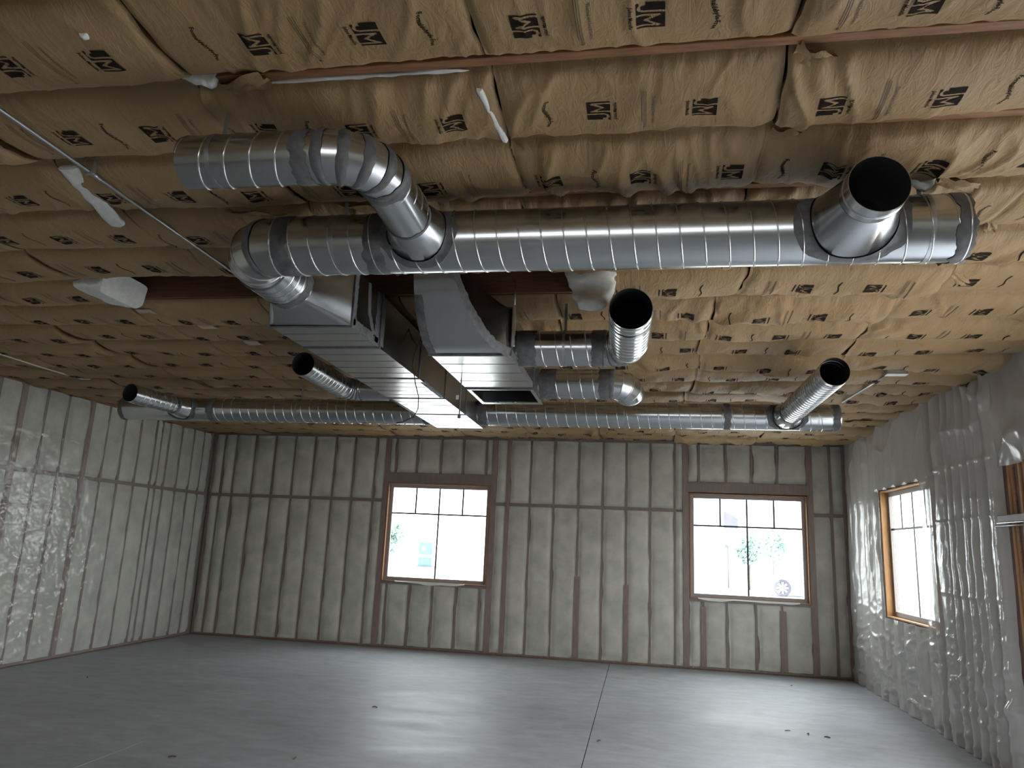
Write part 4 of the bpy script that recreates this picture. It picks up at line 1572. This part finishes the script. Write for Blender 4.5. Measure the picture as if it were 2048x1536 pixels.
pt = empty('portable_toilet', (-17.75, 62, GZ), 'blue portable toilet with pale roof outside the middle window', 'portable toilet')
board('cabin', -18.3, -17.15, 61.4, 62.5, GZ + .1, 1.85, 'toilet_blue', pt, b=.03)
board('door', -18.2, -17.25, 61.36, 61.40, GZ + .2, 1.75, 'toilet_blue', pt, b=.01)
board('roof', -18.35, -17.10, 61.35, 62.55, 1.85, 2.1, 'siding_white', pt, b=.08)
board('door_sign', -18.0, -17.7, 61.34, 61.36, 1.2, 1.5, 'siding_white', pt, b=.005)
board('stripe', -18.3, -17.15, 61.33, 61.36, .65, .85, 'siding_white', pt, b=.005)
board('skid', -18.4, -17.05, 61.3, 62.6, GZ, GZ + .1, 'pole_grey', pt, b=.02)

# parked vehicle, front wheel at the left
CY, WX = 44.0, 7.70
car = empty('parked_car', (WX + 1.4, CY + .9, GZ), 'pale parked vehicle whose front wheel shows in the far right window', 'car')
prof = [(-.95, .25), (-1.0, .7), (-.9, 1.0), (.3, 1.12), (.95, 1.72), (3.3, 1.75), (3.8, 1.1), (3.85, .35)]
V = [(WX + x, CY + .03 + w, GZ + z) for w in (0, 1.85) for x, z in prof]
n = len(prof)
F = [tuple(range(n)), tuple(range(2 * n - 1, n - 1, -1))] + [(i, n + i, n + (i + 1) % n, (i + 1) % n) for i in range(n)]
obj('body', V, F, 'car_paint', car)
V = [(WX + x, CY + .02, GZ + z) for x, z in ((.55, 1.18), (1.08, 1.62), (3.1, 1.64), (3.4, 1.18))]
obj('side_glass', V, [(0, 1, 2, 3)], 'car_paint', car)
board('door_handle', WX + 1.5, WX + 1.7, CY - .01, CY + .03, GZ + .98, GZ + 1.02, 'pole_grey', car, b=.005)
for wx in (WX, WX + 2.8):
    wr_ = .46
    prof_t = [(.30, 0.0), (.33, -.02), (.44, -.03), (.46, .0), (.46, .20), (.30, .20)]
    rs_ = []
    for (r_, o) in prof_t:
        rs_.append([(wx + r_ * math.cos(2 * math.pi * i / 40), CY + o, GZ + wr_ + r_ * math.sin(2 * math.pi * i / 40)) for i in range(40)])
    V, F = loft(rs_)
    ty = obj('tyre', V, F, 'dark_rubber', car, smooth=40)
    mb = MB()
    for k in range(8):
        a = 2 * math.pi * k / 8
        ca, sa = math.cos(a), math.sin(a)
        q = [(.05, -.035), (.30, -.055), (.30, .055), (.05, .035)]
        mb.add([(wx + r_ * ca - t * sa, CY - .01 + yy, GZ + wr_ + r_ * sa + t * ca) for yy in (0, .03) for r_, t in q],
               [(0, 1, 2, 3), (7, 6, 5, 4), (0, 4, 5, 1), (1, 5, 6, 2), (2, 6, 7, 3), (3, 7, 4, 0)])
    mb.build('wheel_spokes', 'wheel_alloy', ty)
    V, F = loft([[(wx + .31 * math.cos(2 * math.pi * i / 30), CY + yy, GZ + wr_ + .31 * math.sin(2 * math.pi * i / 30)) for i in range(30)] for yy in (.012, .024)])
    F.append(tuple(range(30)))
    obj('wheel_well_shade', V, F, 'dark_rubber', ty)  # dark disc added to paint the wheel-well shade seen between the spokes
    V, F = loft([[(wx + .08 * math.cos(2 * math.pi * i / 20), CY + yy, GZ + wr_ + .08 * math.sin(2 * math.pi * i / 20)) for i in range(20)] for yy in (-.02, .03)])
    F.append(tuple(range(20)))
    obj('hub', V, F, 'wheel_alloy', ty)

bd = empty('building', (3, 63, GZ), 'white building with a dark gable panel beyond the far right window', 'building')
V = [(x, y, z) for y in (60.4, 66) for x, z in ((-4, GZ), (14, GZ), (14, 4.2), (7.0, 7.0), (-4, 7.0))]
F = [(0, 1, 2, 3, 4), (9, 8, 7, 6, 5)] + [(i, 5 + i, 5 + (i + 1) % 5, (i + 1) % 5) for i in range(5)]
obj('wall', V, F, 'siding_white', bd)
V = [(x, y, z) for y in (60.3, 60.4) for x, z in ((6.35, 3.95), (7.4, 3.95), (7.4, 4.75), (6.35, 5.3))]
obj('gable_panel', V, [(0, 1, 2, 3), (7, 6, 5, 4), (0, 4, 5, 1), (1, 5, 6, 2), (2, 6, 7, 3), (3, 7, 4, 0)], 'gable_purple', bd)
lp = empty('light_pole', (5.6, 51, GZ), 'slim grey pole outside the far right window', 'pole')
V, F = tube_path([(5.6, 51, GZ), (5.6, 51, 2.6)], .05, 10)
obj('pole_shaft', V, F, 'pole_grey', lp, smooth=True)
board('pole_sign', 5.4, 5.62, 50.93, 50.96, 2.4, 2.6, 'pole_grey', lp, b=.01)
